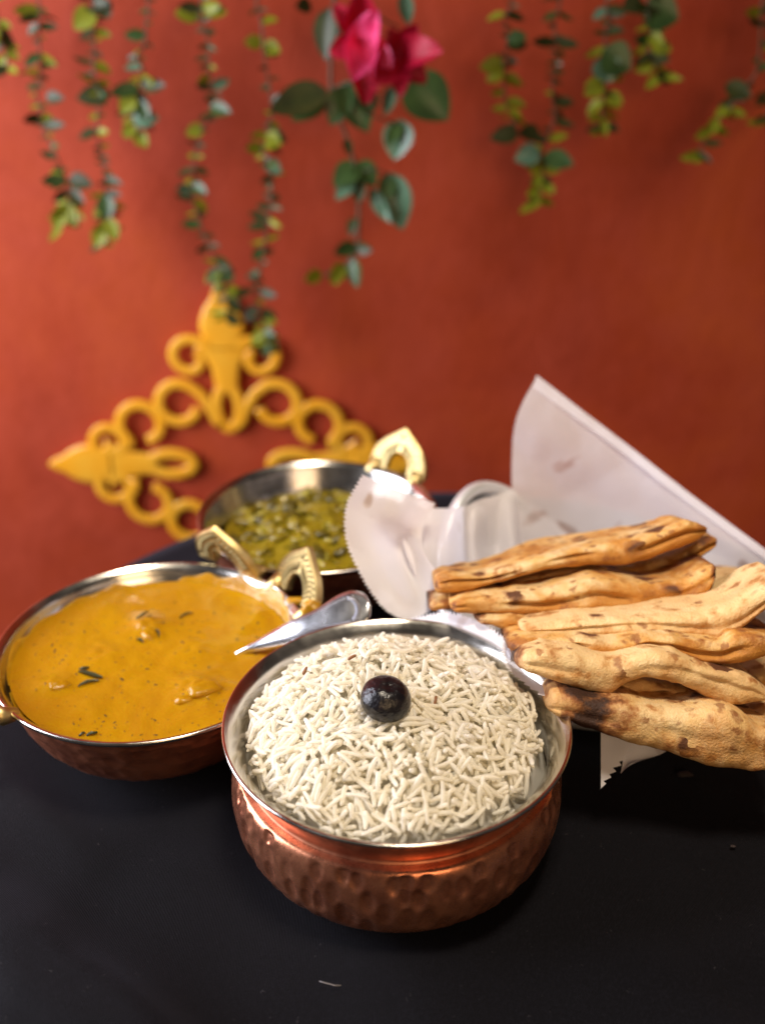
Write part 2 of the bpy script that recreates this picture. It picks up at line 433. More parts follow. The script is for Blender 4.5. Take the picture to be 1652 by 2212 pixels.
# --- rice bowl: waisted copper pot with a steel lip
RICE_C = Vector((0.0061, 0.351, 0.0))
rb = empty('rice_bowl', RICE_C)
tag(rb, 'hammered copper pot with waisted neck and steel lip, holding white rice', 'bowl')
body_prof = [(0.0666, 0.0398), (0.0702, 0.0380), (0.0723, 0.0320), (0.0730, 0.0240), (0.0720, 0.014), (0.0682, 0.0045), (0.0615, -0.0020), (0.053, -0.0060), (0.042, -0.0072), (0.001, -0.0072)]
V, F = hammered(body_prof, 120, 560, 4, 66, 4, 0.00110, 'dent', (0.10, 0.60))
link('body', mesh('rice_bowl_body', V, [tuple(reversed(q)) for q in F]), M['copper'], rb)
V, F = lathe(smooth_prof([(0.0718, 0.0555), (0.0692, 0.0530), (0.0675, 0.0492), (0.0668, 0.0455), (0.0660, 0.0415), (0.0666, 0.0399)], 28))
link('neck', mesh('rice_bowl_neck', V, [tuple(reversed(q)) for q in F]), M['copper_rim'], rb)
def lip(R, z0, thick=0.0016):
    # rolled edge: outer bead, then down the inside
    return [(R-0.0036, z0-0.0024), (R-0.0016, z0-0.0014), (R-0.0003, z0-0.0007), (R, z0+0.0001), (R-0.0005, z0+0.0008), (R-0.0013, z0+0.0008)]
V, F = lathe(smooth_prof(lip(0.075, 0.0575), 22), 220)
link('rim', mesh('rice_bowl_rim', V, [tuple(reversed(q)) for q in F]), M['steel'], rb)
V, F = lathe(smooth_prof([(0.0738, 0.0583), (0.0718, 0.0567), (0.0692, 0.0540), (0.0668, 0.0500), (0.0654, 0.045), (0.066, 0.038), (0.066, 0.026), (0.060, 0.012), (0.045, 0.005), (0.001, 0.004)], 60), 220)
link('liner', mesh('rice_bowl_liner', V, [tuple(reversed(q)) for q in F]), M['steel'], rb)

# --- round-bottomed serving bowls with brass loop handles
def make_handle(parent, R, z0, ang, half_w=0.0230, hgt=0.0305, thick=0.0046, tilt=0.33):
    """arched plate standing on the rim, with a pointed top, a hole and engraved leaf relief"""
    n = 41; outer = []; inner = []
    for i in range(n):
        s_ = -1+2*i/(n-1)
        a = s_*PI/2
        x = half_w*math.sin(a)
        peak = math.exp(-abs(x/(half_w*0.30))**1.3)*0.0060
        z = (hgt-0.0060)*math.cos(a)**0.85 + peak
        outer.append((x, z))
        inner.append((half_w*0.38*math.sin(a), (hgt*0.44)*math.cos(a)**0.8))
    V = []; F = []
    # front / back ring, bevelled
    def ringv(off, y):
        out = []
        for (ox, oz), (ix, iz) in zip(outer, inner):
            out.append((ox*(1-off*0.03), oz*(1-off*0.03), ix*(1+off*0.06), iz*(1+off*0.05), y))
        return out
    loops = []
    for off, y in ((1, -thick/2), (0, -thick/2+0.0008), (0, thick/2-0.0008), (1, thick/2)):
        loops.append(ringv(off, y))
    order = []
    # closed section around: front outer, ..., back outer, back inner, ..., front inner
    for i in range(n):
        sec = []
        for L in loops: sec.append((L[i][0], L[i][4], L[i][1]))
        for L in reversed(loops): sec.append((L[i][2], L[i][4], L[i][3]))
        V += sec
    F = grid_faces(n, 8, closed_v=True)
    F.append(tuple(range(8))); F.append(tuple((n-1)*8+k for k in range(7, -1, -1)))
    me = mesh('brass_handle', V, F, smooth=False)
    h = link('handle', me, M['brass'], parent)
    # engraved relief: raised beads and leaf ribs on both faces
    parts = []
    for side in (-1, 1):
        y = side*(thick/2+0.0001)
        for i in range(3, n-3, 2):
            (ox, oz), (ix, iz) = outer[i], inner[i]
            for q0, q1 in ((0.16, 0.42), (0.55, 0.86)):
                p0 = (ox+(ix-ox)*q0, y, oz+(iz-oz)*q0)
                i2 = min(n-1, max(0, i+(2 if (i < n//2) else -2)*(1 if q0 < .5 else -1)))
                (o2, oz2), (i2x, i2z) = outer[i2], inner[i2]
                p1 = (o2+(i2x-o2)*q1, y, oz2+(i2z-oz2)*q1)
                parts.append(tube([p0, tuple((a+b)/2 for a, b in zip(p0, p1)), p1], [0.0005, 0.0009, 0.0004], 5))
        for q0 in (0.10, 0.50, 0.92):
            parts.append(tube([(ox+(ix-ox)*q0, y, oz+(iz-oz)*q0) for (ox, oz), (ix, iz) in list(zip(outer, inner))[1:-1]], 0.0003, 5))
    rv, rf = merge(parts)
    rel = link('engraving', mesh('handle_engraving', rv, rf), M['patina'], h)
    # mounting feet
    fv = []
    for sx in (-1, 1):
        fv.append(tube([(sx*half_w*0.76, -0.0005, 0.004), (sx*half_w*0.78, -0.003, -0.001), (sx*half_w*0.74, -0.0085, -0.005)], [0.0042, 0.0046, 0.0030], 8))
    link('mount', mesh('handle_mount', *merge(fv)), M['brass'], h)
    h.location = ((R+0.0035)*math.cos(ang), (R+0.0035)*math.sin(ang), z0-0.001)
    h.rotation_euler = Matrix.Rotation(ang-PI/2, 3, 'Z').to_euler()
    h.rotation_euler = (Matrix.Rotation(ang-PI/2, 4, 'Z') @ Matrix.Rotation(-tilt, 4, 'X')).to_euler()
    return h
def serving_bowl(name, c, R, zr, label, angs, seed, tilt=0.33):
    b = empty(name, c); tag(b, label, 'bowl')
    k = zr
    hb = k-ZT-0.001; zb = ZT+0.001
    prof = [(R-0.0035, k-0.003), (R-0.0045, k-0.007), (R*0.915, zb+hb*0.70), (R*0.845, zb+hb*0.42), (R*0.735, zb+hb*0.19), (R*0.60, zb+hb*0.055), (R*0.49, zb+hb*0.005), (R*0.42, zb), (0.001, zb)]
    V, F = hammered(prof, 90, 420, seed, 54, 8, 0.00075, 'facet', (0.06, 0.74))
    link('body', mesh(name+'_body', V, [tuple(reversed(q)) for q in F]), M['copper_dark'], b)
    V, F = lathe(smooth_prof([(R-0.0042, k-0.0042), (R-0.0018, k-0.0024), (R-0.0002, k-0.0010), (R, k+0.0002), (R-0.0006, k+0.0009), (R-0.0016, k+0.0008)], 22), 220)
    link('rim', mesh(name+'_rim', V, [tuple(reversed(q)) for q in F]), M['steel'], b)
    V, F = lathe(smooth_prof([(R-0.0016, k+0.0008), (R-0.0042, k-0.0016), (R-0.0064, k-0.0065), (R*0.87, k*0.70), (R*0.78, k*0.42), (R*0.6, k*0.2), (R*0.4, 0.0), (0.001, 0.0)], 50), 220)
    link('liner', mesh(name+'_liner', V, [tuple(reversed(q)) for q in F]), M['steel'], b)
    for a in angs: make_handle(b, R, zr, a, tilt=tilt)
    return b
CURRY_C = Vector((-0.1163, 0.4283, 0.0)); CR, CZ = 0.0782, 0.0420
cb = serving_bowl('curry_bowl', CURRY_C, CR, CZ, 'hammered dark copper bowl with brass loop handles, full of yellow curry', (math.radians(32), math.radians(212)), 11)
VEG_C = Vector((-0.0400, 0.5636, 0.0)); VR, VZ = 0.0742, 0.0447
vb = serving_bowl('vegetable_bowl', VEG_C, VR, VZ, 'copper bowl with brass handles at the back, holding green vegetables', (math.radians(50), math.radians(233)), 12)

# ------------------------------------------------------------------ rice
rng = np.random.default_rng(7)
rice = empty('rice_mound', RICE_C+Vector((0, 0, 0.005)))
tag(rice, 'heap of cooked white long grain rice filling the waisted copper pot', 'rice')
RR = 0.0640
def mound(x, y):
    th = math.atan2(y, x)
    edge = RR*(0.985+0.05*noise.noise((math.cos(th)*2.2, math.sin(th)*2.2, 4.0))+0.02*noise.noise((math.cos(th)*7, math.sin(th)*7, 1.0)))
    r = math.hypot(x, y)/edge
    dome = 0.0190*max(0.0, 1-r**2.8)+0.0040*math.exp(-(((x+0.014)/0.03)**2+((y-0.022)/0.022)**2))
    return 0.0478+dome-0.006*max(0.0, r-1.0)*8+0.0034*noise.noise((x*42, y*42, 2.2))+0.0020*noise.noise((x*110, y*110, 6.2))
gn = 300; gs = 0.0005; half = gn*gs/2
rice.location.x -= 0.0012
gx = (np.arange(gn)+0.5)*gs-half
hm = np.zeros((gn, gn))
for i in range(gn):
    for j in range(gn):
        hm[i, j] = mound(gx[i], gx[j])-0.0045
target = hm+0.0045
cv = []; nn = 60
for i in range(nn):
    th = 2*PI*i/nn
    for j in range(16):
        r = (RR+0.0035)*j/15; x, y = r*math.cos(th), r*math.sin(th)
        cv.append((x, y, mound(x, y)-0.0016-0.005-0.010*max(0, (j-13)/2)))
core = link('rice_core', mesh('rice_core', cv, [tuple(reversed(q)) for q in grid_faces(nn, 16, closed_u=True)]), M['rice'], rice)
def grain_mesh(rad, L, bend, twist, sides=7, seg=11):
    v = []
    for i in range(seg):
        s_ = (-1, -0.965, -0.86, -0.62, -0.3, 0, 0.3, 0.62, 0.86, 0.965, 1)[i]
        e = (0.10, 0.52, 0.84, 0.97, 1.0, 1.02, 1.0, 0.95, 0.80, 0.46, 0.08)[i]
        cx = s_*L/2; cz = bend*(1-s_*s_)*L - bend*L*0.6; cy = twist*L*math.sin(s_*2)
        for k in range(sides):
            a = 2*PI*k/sides
            v.append((cx, cy+rad*e*math.cos(a), cz+rad*0.88*e*math.sin(a)))
    f = [tuple(reversed(q)) for q in grid_faces(seg, sides, closed_v=True)]
    f.append(tuple(range(sides))); f.append(tuple((seg-1)*sides+k for k in range(sides))[::-1])
    return np.array(v), f
variants = []
for k in range(24):
    rad = rng.uniform(0.00086, 0.00118); L = rng.uniform(0.0062, 0.0150); bend = rng.uniform(0.0, 0.13)*(1 if rng.random() < 0.8 else 1.7); tw = rng.uniform(-0.08, 0.08)
    variants.append((rad, L, *grain_mesh(rad, L, bend, tw)))
gme = [mesh('rice_grain', v_, f_) for (_, _, v_, f_) in variants]
for me in gme: me.materials.append(M['rice'])
placed = []
tries = 0
while len(placed) < 6500 and tries < 46000:
    tries += 1
    r = RR*1.01*math.sqrt(rng.random()); th = rng.uniform(0, 2*PI); x, y = r*math.cos(th), r*math.sin(th)
    k = int(rng.integers(24)); rad, L = variants[k][0], variants[k][1]
    yaw = rng.uniform(0, 2*PI); c, s_ = math.cos(yaw), math.sin(yaw)
    ss = np.linspace(-0.46, 0.46, 9)*L
    ix = np.clip(((x+ss*c+half)/gs).astype(int), 1, gn-2); iy = np.clip(((y+ss*s_+half)/gs).astype(int), 1, gn-2)
    if np.any(np.hypot(x+ss*c, y+ss*s_) > RR*1.0): continue
    h = hm[ix, iy]
    b = (h[5:].max()-h[:4].max())/(L*0.5)
    b = float(np.clip(b+rng.normal(0, 0.26), -1.4, 1.4))
    a = float(np.quantile(h-b*ss, 0.72)); zc = a+rad*0.30
    if zc > target[ix[4], iy[4]]+0.0018+(0.0034 if rng.random() < 0.16 else 0.0): continue
    # stamp
    for q in np.linspace(-0.46, 0.46, 13)*L:
        px_, py_ = x+q*c, y+q*s_
        i0 = int((px_+half)/gs); j0 = int((py_+half)/gs)
        for di in (-2, -1, 0, 1, 2):
            for dj in (-2, -1, 0, 1, 2):
                d2 = (di*di+dj*dj)*gs*gs
                if d2 < rad*rad and 0 <= i0+di < gn and 0 <= j0+dj < gn:
                    zz = zc+b*q+math.sqrt(rad*rad-d2)*0.9
                    if zz > hm[i0+di, j0+dj]: hm[i0+di, j0+dj] = zz
    tilt = math.atan(b)
    R = Matrix.Rotation(yaw, 4, 'Z') @ Matrix.Rotation(-tilt, 4, 'Y') @ Matrix.Rotation(rng.choice([0, PI])+rng.normal(0, 0.9), 4, 'X')
    Mx = Matrix.Translation((x, y, zc-0.005)) @ R
    placed.append((k, Mx, len(placed), y))
NP = len(placed)
score = sorted(placed, key=lambda p: -(p[2]/NP - 2.2*p[3]))
top = [p for p in placed if p[2] > NP*0.45]
top.sort(key=lambda p: p[3]); keep = top[:300]; kid = set(p[2] for p in keep)
for k, Mx, _, _ in keep:
    o = link('rice_grain', gme[k], None, rice); o.matrix_local = Mx
parts = []
VV = []; FF = []; off = 0
for k, Mx, idx, _ in placed:
    if idx in kid: continue
    A = np.array(Mx); vv = variants[k][2] @ A[:3, :3].T + A[:3, 3]
    VV.append(vv); FF += [tuple(i+off for i in q) for q in variants[k][3]]; off += len(vv)
o = link('rice_grains', mesh('rice_grains', np.concatenate(VV), FF), M['rice'], rice); tag(o, kind='stuff')
def rice_z(px, py, lift=0.0):
    """place on the rice surface seen at this picture position"""
    d = ray(px, py)
    t = 0.36
    while t < 0.6:
        p = Vector((0, 0, H))+d*t
        lx, ly = p.x-RICE_C.x+0.0012, p.y-RICE_C.y
        i, j = int((lx+half)/gs), int((ly+half)/gs)
        if 0 <= i < gn and 0 <= j < gn and p.z <= hm[i, j]: break
        t += 0.0003
    return p
# ------------------------------------------------------------------ olive
p = rice_z(834, 1545)
v = []; n, m2 = 40, 26
for i in range(n):
    for j in range(m2):
        a = 2*PI*i/n; b = PI*j/(m2-1); z0 = math.cos(b)
        r = 0.0103*(1+0.05*noise.noise((math.cos(a)*1.3*math.sin(b), math.sin(a)*1.3*math.sin(b), z0*1.3))+0.012*noise.noise((math.cos(a)*5*math.sin(b), math.sin(a)*5*math.sin(b), z0*5)))
        z = math.cos(b)
        dim = 0.0012*math.exp(-(b/0.28)**2)
        v.append((r*1.03*math.sin(b)*math.cos(a), r*1.0*math.sin(b)*math.sin(a), r*0.86*z-dim))
ol = link('black_olive', mesh('black_olive', v, grid_faces(n, m2, closed_u=True)), M['olive'], None, p+Vector((0, 0.004, 0.0052)))
ol.rotation_euler = (0.25, 0.1, 0.4)
tag(ol, 'round shiny black olive sitting on top of the white rice', 'olive')
# ------------------------------------------------------------------ cumin seeds in the rice
sv, sf = grain_mesh(0.0007, 0.0042, 0.05, 0)
seed_me = mesh('cumin_seed', sv, sf); seed_me.materials.append(M['cumin'])
for px, py, yaw, lab in ((940, 1516, 1.3, 'brown cumin seed lying on the rice right of the olive'),
                         (769, 1691, 0.9, 'brown cumin seed low on the rice in front of the olive') if False else (659, 1452, 1.1, 'brown cumin seed on the rice at the far left, behind and left of the olive'),
                         (760, 1423, 0.2, 'brown cumin seed nearest the back edge of the rice')):
    q = rice_z(px, py)
    o = link('cumin_seed', seed_me, None, None, q+Vector((0, 0, 0.0008))); o.rotation_euler = (0.3, -0.5, yaw)
    tag(o, lab, 'seed', 'cumin seeds in the rice')

# ------------------------------------------------------------------ curry
LV = CZ-0.0085
cur = empty('curry', CURRY_C+Vector((0, 0, 0.01)))
tag(cur, 'thick yellow curry with herb flecks filling the left copper bowl', 'curry')
def cpos(px, py, z=LV): return atz(px, py, z)-CURRY_C
lumps = [(cpos(318, 1352), 0.0115, 0.0040, 0.2), (cpos(430, 1492), 0.015, 0.0042, 0.5), (cpos(115, 1480), 0.010, 0.0030, 0.3),
         (cpos(220, 1415), 0.016, 0.0016, 0), (cpos(420, 1400), 0.014, 0.0014, 0), (cpos(520, 1500), 0.013, 0.0022, 0), (cpos(560, 1330), 0.012, 0.0018, 0), (cpos(190, 1530), 0.013, 0.0012, 0)]
RS = CR-0.0095
def sauce_z(x, y):
    z = LV+0.0010*noise.noise((x*38, y*38, 1.0))+0.00045*noise.noise((x*130, y*130, 4.0))
    for c, w, hgt, _ in lumps:
        d = math.hypot(x-c.x, y-c.y)/w
        if d < 2: z += hgt*math.exp(-(d*1.3)**2)*(1+0.35*noise.noise((x*200, y*200, 2)))
    return z
v = []; n, m2 = 260, 90
for i in range(n):
    th = 2*PI*i/n
    for j in range(m2):
        q = j/(m2-1); r = (RS+0.0012)*q; x, y = r*math.cos(th), r*math.sin(th)
        z = sauce_z(x, y)
        e = max(0, (q-0.90)/0.10); z = z*(1-e*0.85)+(LV)*e*0.85+0.0012*e*e
        v.append((x, y, z-0.01))
link('sauce', mesh('sauce', v, [tuple(reversed(q)) for q in grid_faces(n, m2, closed_u=True)]), M['curry'], cur)
# smear of sauce left on the steel wall (uneven upper edge)
def wall_r(z): # liner radius near the rim
    pts = [(CZ*0.42, CR*0.78), (CZ*0.70, CR*0.87), (CZ-0.007, CR-0.0065), (CZ-0.002, CR-0.0048), (CZ+0.0009, CR-0.0026)]
    for (z0, r0), (z1, r1) in zip(pts, pts[1:]):
        if z <= z1: return r0+(r1-r0)*(z-z0)/(z1-z0)
    return pts[-1][1]
def smear(name, a0, a1, hfun, seed):
    v = []; n = 150; m2 = 22
    for i in range(n):
        s_ = i/(n-1); a = math.radians(a0+(a1-a0)*s_)
        hh = max(0.0002, hfun(s_)*(0.70+0.8*noise.noise((s_*6, seed, 0))+0.25*noise.noise((s_*15, seed, 3)))*min(1, min(s_, 1-s_)*9))
        for j in range(m2):
            q = j/(m2-1); z = LV-0.002+(hh+0.002)*q
            th = 0.0008*(1-q**2)*(0.75+0.5*noise.noise((a*22, q*3, seed)))+0.00025
            if j == m2-1: th = -0.0002
            r = wall_r(z)-th
            v.append((r*math.cos(a), r*math.sin(a), z-0.01))
    return link(name, mesh(name, v, grid_faces(n, m2)), M['film'], cur)
smear('sauce_smear', -5, 100, lambda s_: 0.0105*math.sin(PI*min(1, s_*1.1))**0.4, 1.0)
smear('sauce_smear', 108, 200, lambda s_: 0.0034, 5.0)
smear('sauce_smear', 205, 345, lambda s_: 0.0022, 9.0)
# chunks showing through
def blob(rx, ry, rz, seed, n=22, m2=14, amp=0.22, fr=1.6):
    v = []
    for i in range(n):
        for j in range(m2):
            a = 2*PI*i/n; b = PI*j/(m2-1)
            d = Vector((math.sin(b)*math.cos(a), math.sin(b)*math.sin(a), math.cos(b)))
            k = 1+amp*noise.noise(d*fr+Vector((seed*3.1, seed, 0)))
            sq = 1/max(abs(d.x), abs(d.y), abs(d.z))**0.45
            v.append((d.x*rx*k*sq, d.y*ry*k*sq, d.z*rz*k*sq))
    return v, grid_faces(n, m2, closed_u=True)
for k, (px, py, rx, ry, rz, rot) in enumerate([(322, 1372, 0.0040, 0.0052, 0.0042, 0.5), (445, 1500, 0.0085, 0.0042, 0.0042, 0.5), (130, 1486, 0.0055, 0.0030, 0.0034, 0.4), (512, 1545, 0.0042, 0.003, 0.003, 0.4), (400, 1517, 0.005, 0.0026, 0.003, 0.3)]):
    c = cpos(px, py); v, f = blob(rx, ry, rz, k+1.7)
    o = link('chunk', mesh('chunk', v, f), M['curry'], cur, Vector((c.x, c.y, sauce_z(c.x, c.y)-0.01-rz*0.62))); o.rotation_euler = (0.25, 0.15, rot)
# herb leaves
def herb(L, w, seed, lift=0.0006):
    v = []
    for i in range(9):
        s_ = i/8; ww = w*math.sin(PI*min(1, s_*0.92+0.04))**0.8
        for j in range(4):
            t = -1+2*j/3
            v.append((s_*L-L/2, t*ww/2+0.0007*math.sin(s_*4+seed), lift*math.sin(PI*s_)+0.0005*abs(t)+0.0003*noise.noise((s_*5, t, seed))))
    f = grid_faces(9, 4)
    b = [(x, y, z-0.00025) for x, y, z in v]
    return v+b, f+[tuple(reversed([i+36 for i in q])) for q in f]
for k, (px, py, L, w, rot) in enumerate([(192, 1478, 0.0105, 0.0022, 0.55), (196, 1461, 0.014, 0.0030, -0.25), (183, 1448, 0.005, 0.0024, 0.4), (310, 1338, 0.0085, 0.0018, 0.75),
        (402, 1330, 0.0085, 0.0014, 0.55), (303, 1387, 0.0045, 0.0018, -0.3), (200, 1587, 0.005, 0.002, 0.8), (480, 1575, 0.005, 0.0014, -0.2), (178, 1563 if 0 else 1588, 0.003, 0.0016, 0.2), (340, 1372, 0.010, 0.0012, -1.2)]):
    c = cpos(px, py); v, f = herb(L, w, k*1.3)
    o = link('herb_leaf', mesh('herb_leaf', v, f), M['herb'], cur, Vector((c.x, c.y, sauce_z(c.x, c.y)-0.01+0.00015))); o.rotation_euler = (0, 0, rot)
rnd = random.Random(5); parts = []
for k in range(330):
    r = RS*0.97*math.sqrt(rnd.random()); a = rnd.uniform(0, 2*PI); x, y = r*math.cos(a), r*math.sin(a)
    s_ = rnd.choice([0.0003, 0.00042, 0.00055, 0.0007]) if rnd.random() < 0.86 else 0.0011
    z = sauce_z(x, y)-0.01
    rot = rnd.uniform(0, PI); el = rnd.uniform(1, 2.6)
    ring = []
    for q in range(6):
        t = 2*PI*q/6; ex, ey = s_*el*math.cos(t)*rnd.uniform(.7, 1.1), s_*0.8*math.sin(t)*rnd.uniform(.7, 1.1)
        ring.append((x+ex*math.cos(rot)-ey*math.sin(rot), y+ex*math.sin(rot)+ey*math.cos(rot), z-0.0002))
    parts.append((ring+[(x, y, z+0.0003)], [(q, (q+1) % 6, 6) for q in range(6)]))
o = link('spice_flecks', mesh('spice_flecks', *merge(parts)), M['fleck'], cur); tag(o, kind='stuff')
# drips on the rim and the handle foot
for px, py, z, rx, ry, rz in ((672, 1320, CZ+0.004, 0.0050, 0.0036, 0.0062), (639, 1297, CZ+0.001, 0.0048, 0.0022, 0.0014), (538, 1548, CZ+0.001, 0.0040, 0.0016, 0.0011)):
    v, f = blob(rx, ry, rz, px*0.1, amp=0.4, fr=2.0)
    q = atz(px, py, z)-CURRY_C
    link('sauce_drip', mesh('sauce_drip', v, f), M['film'], cur, q-Vector((0, 0, 0.01)))

# ------------------------------------------------------------------ spoon standing in the curry
p0 = atz(528, 1406, LV+0.0006); p1 = atz(642, 1362, CZ+0.0045)
d = (p1-p0).normalized()
# handle axis: goes from inside the sauce, over the rim, out to the wide end
Lh = 0.0
best = None
for k in range(400):
    q = p0+d*(0.0003*k)
    fw = q.y*CP+(H-q.z)*SP; X = 826+FPX*q.x/fw
    if X >= 783: Lh = 0.0003*k; break
sp = empty('spoon', p0)
tag(sp, 'silver spoon with ornate handle resting in the yellow curry', 'spoon')
side = d.cross(Vector((0, 0, 1))).normalized(); nrm = side.cross(d).normalized()
# lean the face a little to the camera
nrm = ((Vector((-0.98, 0.46, 0.38))-p0).normalized()+(Vector((0, 0, H))-p0).normalized()).normalized(); nrm = (nrm-d*nrm.dot(d)).normalized(); side = d.cross(nrm).normalized(); nrm = side.cross(d).normalized()
st = [(-0.16, 0.0018, 0.0015, -0.004), (-0.06, 0.0016, 0.0014, -0.001), (0.02, 0.0018, 0.0014, 0), (0.15, 0.0034, 0.0012, 0), (0.32, 0.0054, 0.0011, 0.0004), (0.46, 0.0064, 0.0011, 0.001), (0.58, 0.0064, 0.0011, 0.0012),
      (0.68, 0.0074, 0.0011, 0.001), (0.80, 0.0098, 0.0012, 0.0004), (0.90, 0.0106, 0.0012, -0.0003), (0.97, 0.0096, 0.0011, -0.001), (1.03, 0.0062, 0.0009, -0.0014), (1.05, 0.0009, 0.0007, -0.0015)]
S = smooth_prof(st, 70)
v = []; ms = 20
for s_, w, t, b in S:
    for k in range(ms):
        a = 2*PI*k/ms; ca, sa = math.cos(a), math.sin(a)
        cw = math.copysign(abs(ca)**0.75, ca)*max(w, 0.0003)
        hh = math.copysign(abs(sa)**0.6, sa)*t
        dome = 0.0010*(1-(cw/max(w, 1e-4))**2)*(1 if sa > 0 else 0.5)
        q = d*(s_*Lh)+side*cw+nrm*(hh+dome+b)
        v.append(tuple(q))
f = grid_faces(len(S), ms, closed_v=True); f.append(tuple(range(ms))[::-1]); f.append(tuple((len(S)-1)*ms+k for k in range(ms)))
link('handle', mesh('spoon_handle', v, f), M['spoon'], sp)
parts = []
def on_handle(s_, t):  # s along, t across -1..1
    for (a, wa, ta, ba), (b, wb, tb, bb) in zip(S, S[1:]):
        if s_ <= b:
            k = (s_-a)/(b-a); w = wa+(wb-wa)*k; th = ta+(tb-ta)*k; bz = ba+(bb-ba)*k; break
    return d*(s_*Lh)+side*(t*w)+nrm*(th*(1-abs(t)**3*0.75)+0.0010*(1-t*t)+bz)
for t in (-0.80, 0.80):
    parts.append(tube([on_handle(0.40+0.56*k/24, t*(1-0.25*(k/24)**6)) for k in range(25)], 0.00042, 6))
for t in (-0.62, 0.62):
    for k in range(26):
        s_ = 0.46+0.42*k/25
        parts.append(tube([on_handle(s_-0.006, t*0.93), on_handle(s_, t), on_handle(s_+0.006, t*1.07)], [0.0003, 0.0005, 0.0003], 5))
for k in range(15):
    a = -1.25+2.5*k/14
    c0 = (0.895, 0.0)
    s0 = 0.885+0.055*math.cos(a); t0 = 0.50*math.sin(a); s1 = 0.885+0.105*math.cos(a); t1 = 0.82*math.sin(a)
    parts.append(tube([on_handle(s0, t0), on_handle((s0+s1)/2, (t0+t1)/2), on_handle(s1, t1)], [0.0003, 0.00055, 0.0003], 5))
for k in range(7):
    parts.append(tube([on_handle(0.36+0.016*k, -0.35*math.cos(k)), on_handle(0.375+0.016*k, 0.3*math.sin(k*1.9)-0.2)], 0.00022, 5))
link('ornament', mesh('spoon_ornament', *merge(parts)), M['spoon_dark'], sp)
v = []
bd = Vector((d.x, d.y, 0)).normalized()
for i in range(20):
    s_ = i/19; w = 0.019*math.sin(PI*(0.06+0.90*s_))**0.75
    for j in range(11):
        t = -1+2*j/10
        q = d*(-0.15*Lh)-bd*(s_*0.045)+side*(t*w*0.9)+Vector((0, 0, -0.009+0.006*(t*t-1)*math.sin(PI*s_)-0.006*s_))
        v.append(tuple(q))
f = grid_faces(20, 11); b2 = [(x, y, z-0.0009) for x, y, z in v]
link('spoon_bowl', mesh('spoon_bowl', v+b2, f+[tuple(reversed([i+220 for i in q])) for q in f]), M['spoon'], sp)

# ------------------------------------------------------------------ green vegetables
vg = empty('green_vegetables', VEG_C+Vector((0, 0, 0.012)))
tag(vg, 'heap of soft olive green vegetable pieces in the back bowl', 'vegetables')
VLV = VZ-0.016
def veg_z(x, y): return VLV+0.010*max(0, 1-((x-0.010)**2+(y+0.008)**2)/0.058**2)+0.002*noise.noise((x*60, y*60, 0))
v = []
for i in range(70):
    th = 2*PI*i/70
    for j in range(24):
        r = 0.0600*j/23; x, y = r*math.cos(th), r*math.sin(th)
        v.append((x, y, veg_z(x, y)-0.012-0.0002+0.0022*noise.noise((x*120, y*120, 4))+0.0014*noise.noise((x*300, y*300, 9))))
link('mash', mesh('mash', v, [tuple(reversed(q)) for q in grid_faces(70, 24, closed_u=True)]), M['veg'], vg)
vmes = []
for k in range(12):
    kind = k % 4
    if kind == 0:
        v, f = blob(rng.uniform(0.0035, 0.006), rng.uniform(0.003, 0.0045), rng.uniform(0.0015, 0.0025), k*2.3, 14, 9, 0.6, 2.2)
    else:       # limp curled shreds
        L_, w_, cu = rng.uniform(0.006, 0.011), rng.uniform(0.004, 0.008), rng.uniform(0.8, 2.2)
        v = []
        for a_ in range(10):
            for b_ in range(5):
                q = a_/9; t_ = -1+b_/2
                ww = w_*math.sin(PI*(0.10+0.8*q))**0.7*(1+0.25*noise.noise((q*4, k, 0)))
                v.append((L_*math.sin(cu*(q-0.5))/cu*1.6, t_*ww/2, L_*0.35*math.cos(cu*(q-0.5)*2)+0.0016*math.sin(t_*2.2+k)+0.0012*noise.noise((q*6, t_*2, k*1.7))))
        f = grid_faces(10, 5); nv_ = len(v)
        v = v+[(x, y, z-0.0008) for x, y, z in v]; f = [tuple(reversed(q)) for q in f]+[tuple(i_+nv_ for i_ in q) for q in f]
        v = [(x, y, z-L_*0.33) for x, y, z in v]
    me = mesh('vegetable_piece', v, f); me.materials.append(M[('veg', 'veg2', 'veg', 'veg3', 'veg', 'veg2')[(k*5+k//3) % 6]]); vmes.append(me)
for k in range(280):
    r = 0.057*math.sqrt(rng.random()); a = rng.uniform(0, 2*PI); x, y = r*math.cos(a), r*math.sin(a)
    o = link('vegetable_piece', vmes[int(rng.integers(12))], None, vg, Vector((x, y, veg_z(x, y)-0.012+rng.uniform(-0.0022, 0.0012))))
    o.rotation_euler = (rng.uniform(-0.8, 0.8), rng.uniform(-0.8, 0.8), rng.uniform(0, 6.28)); sc = rng.uniform(0.75, 1.3); o.scale = (sc, sc, sc)

# ------------------------------------------------------------------ bread basket
BK_C = Vector((0.118, 0.488, 0.0)); BR = 0.092
bk = empty('bread_basket', BK_C)
tag(bk, 'steel basket under the flatbread, its bright rim showing behind the white paper', 'basket')
def rimz(th): # high at the back, cut away at the front where the bread leans out
    s_ = 0.5+0.5*math.sin(th-math.radians(42))
    return 0.004+0.060*s_**9
v = []; prof_n = 20; n = 160
for i in range(n):
    th = 2*PI*i/n; zt = rimz(th)
    for j in range(prof_n):
        q = j/(prof_n-1)
        if q < 0.5: r = BR*(0.78*q/0.5); z = ZT+0.003
        else:
            t = (q-0.5)/0.5; r = BR*(0.78+0.22*t*(max(zt, 0.001)/0.06)**0.5); z = ZT+0.003+(zt-ZT-0.003)*t**1.4
        v.append((r*math.cos(th), r*math.sin(th), z))
f = grid_faces(n, prof_n, closed_u=True)
o = link('wall_panel', mesh('basket_shell', v, f), M['chrome'], bk)
sm = o.modifiers.new('thickness', 'SOLIDIFY'); sm.thickness = 0.0012
pts = []
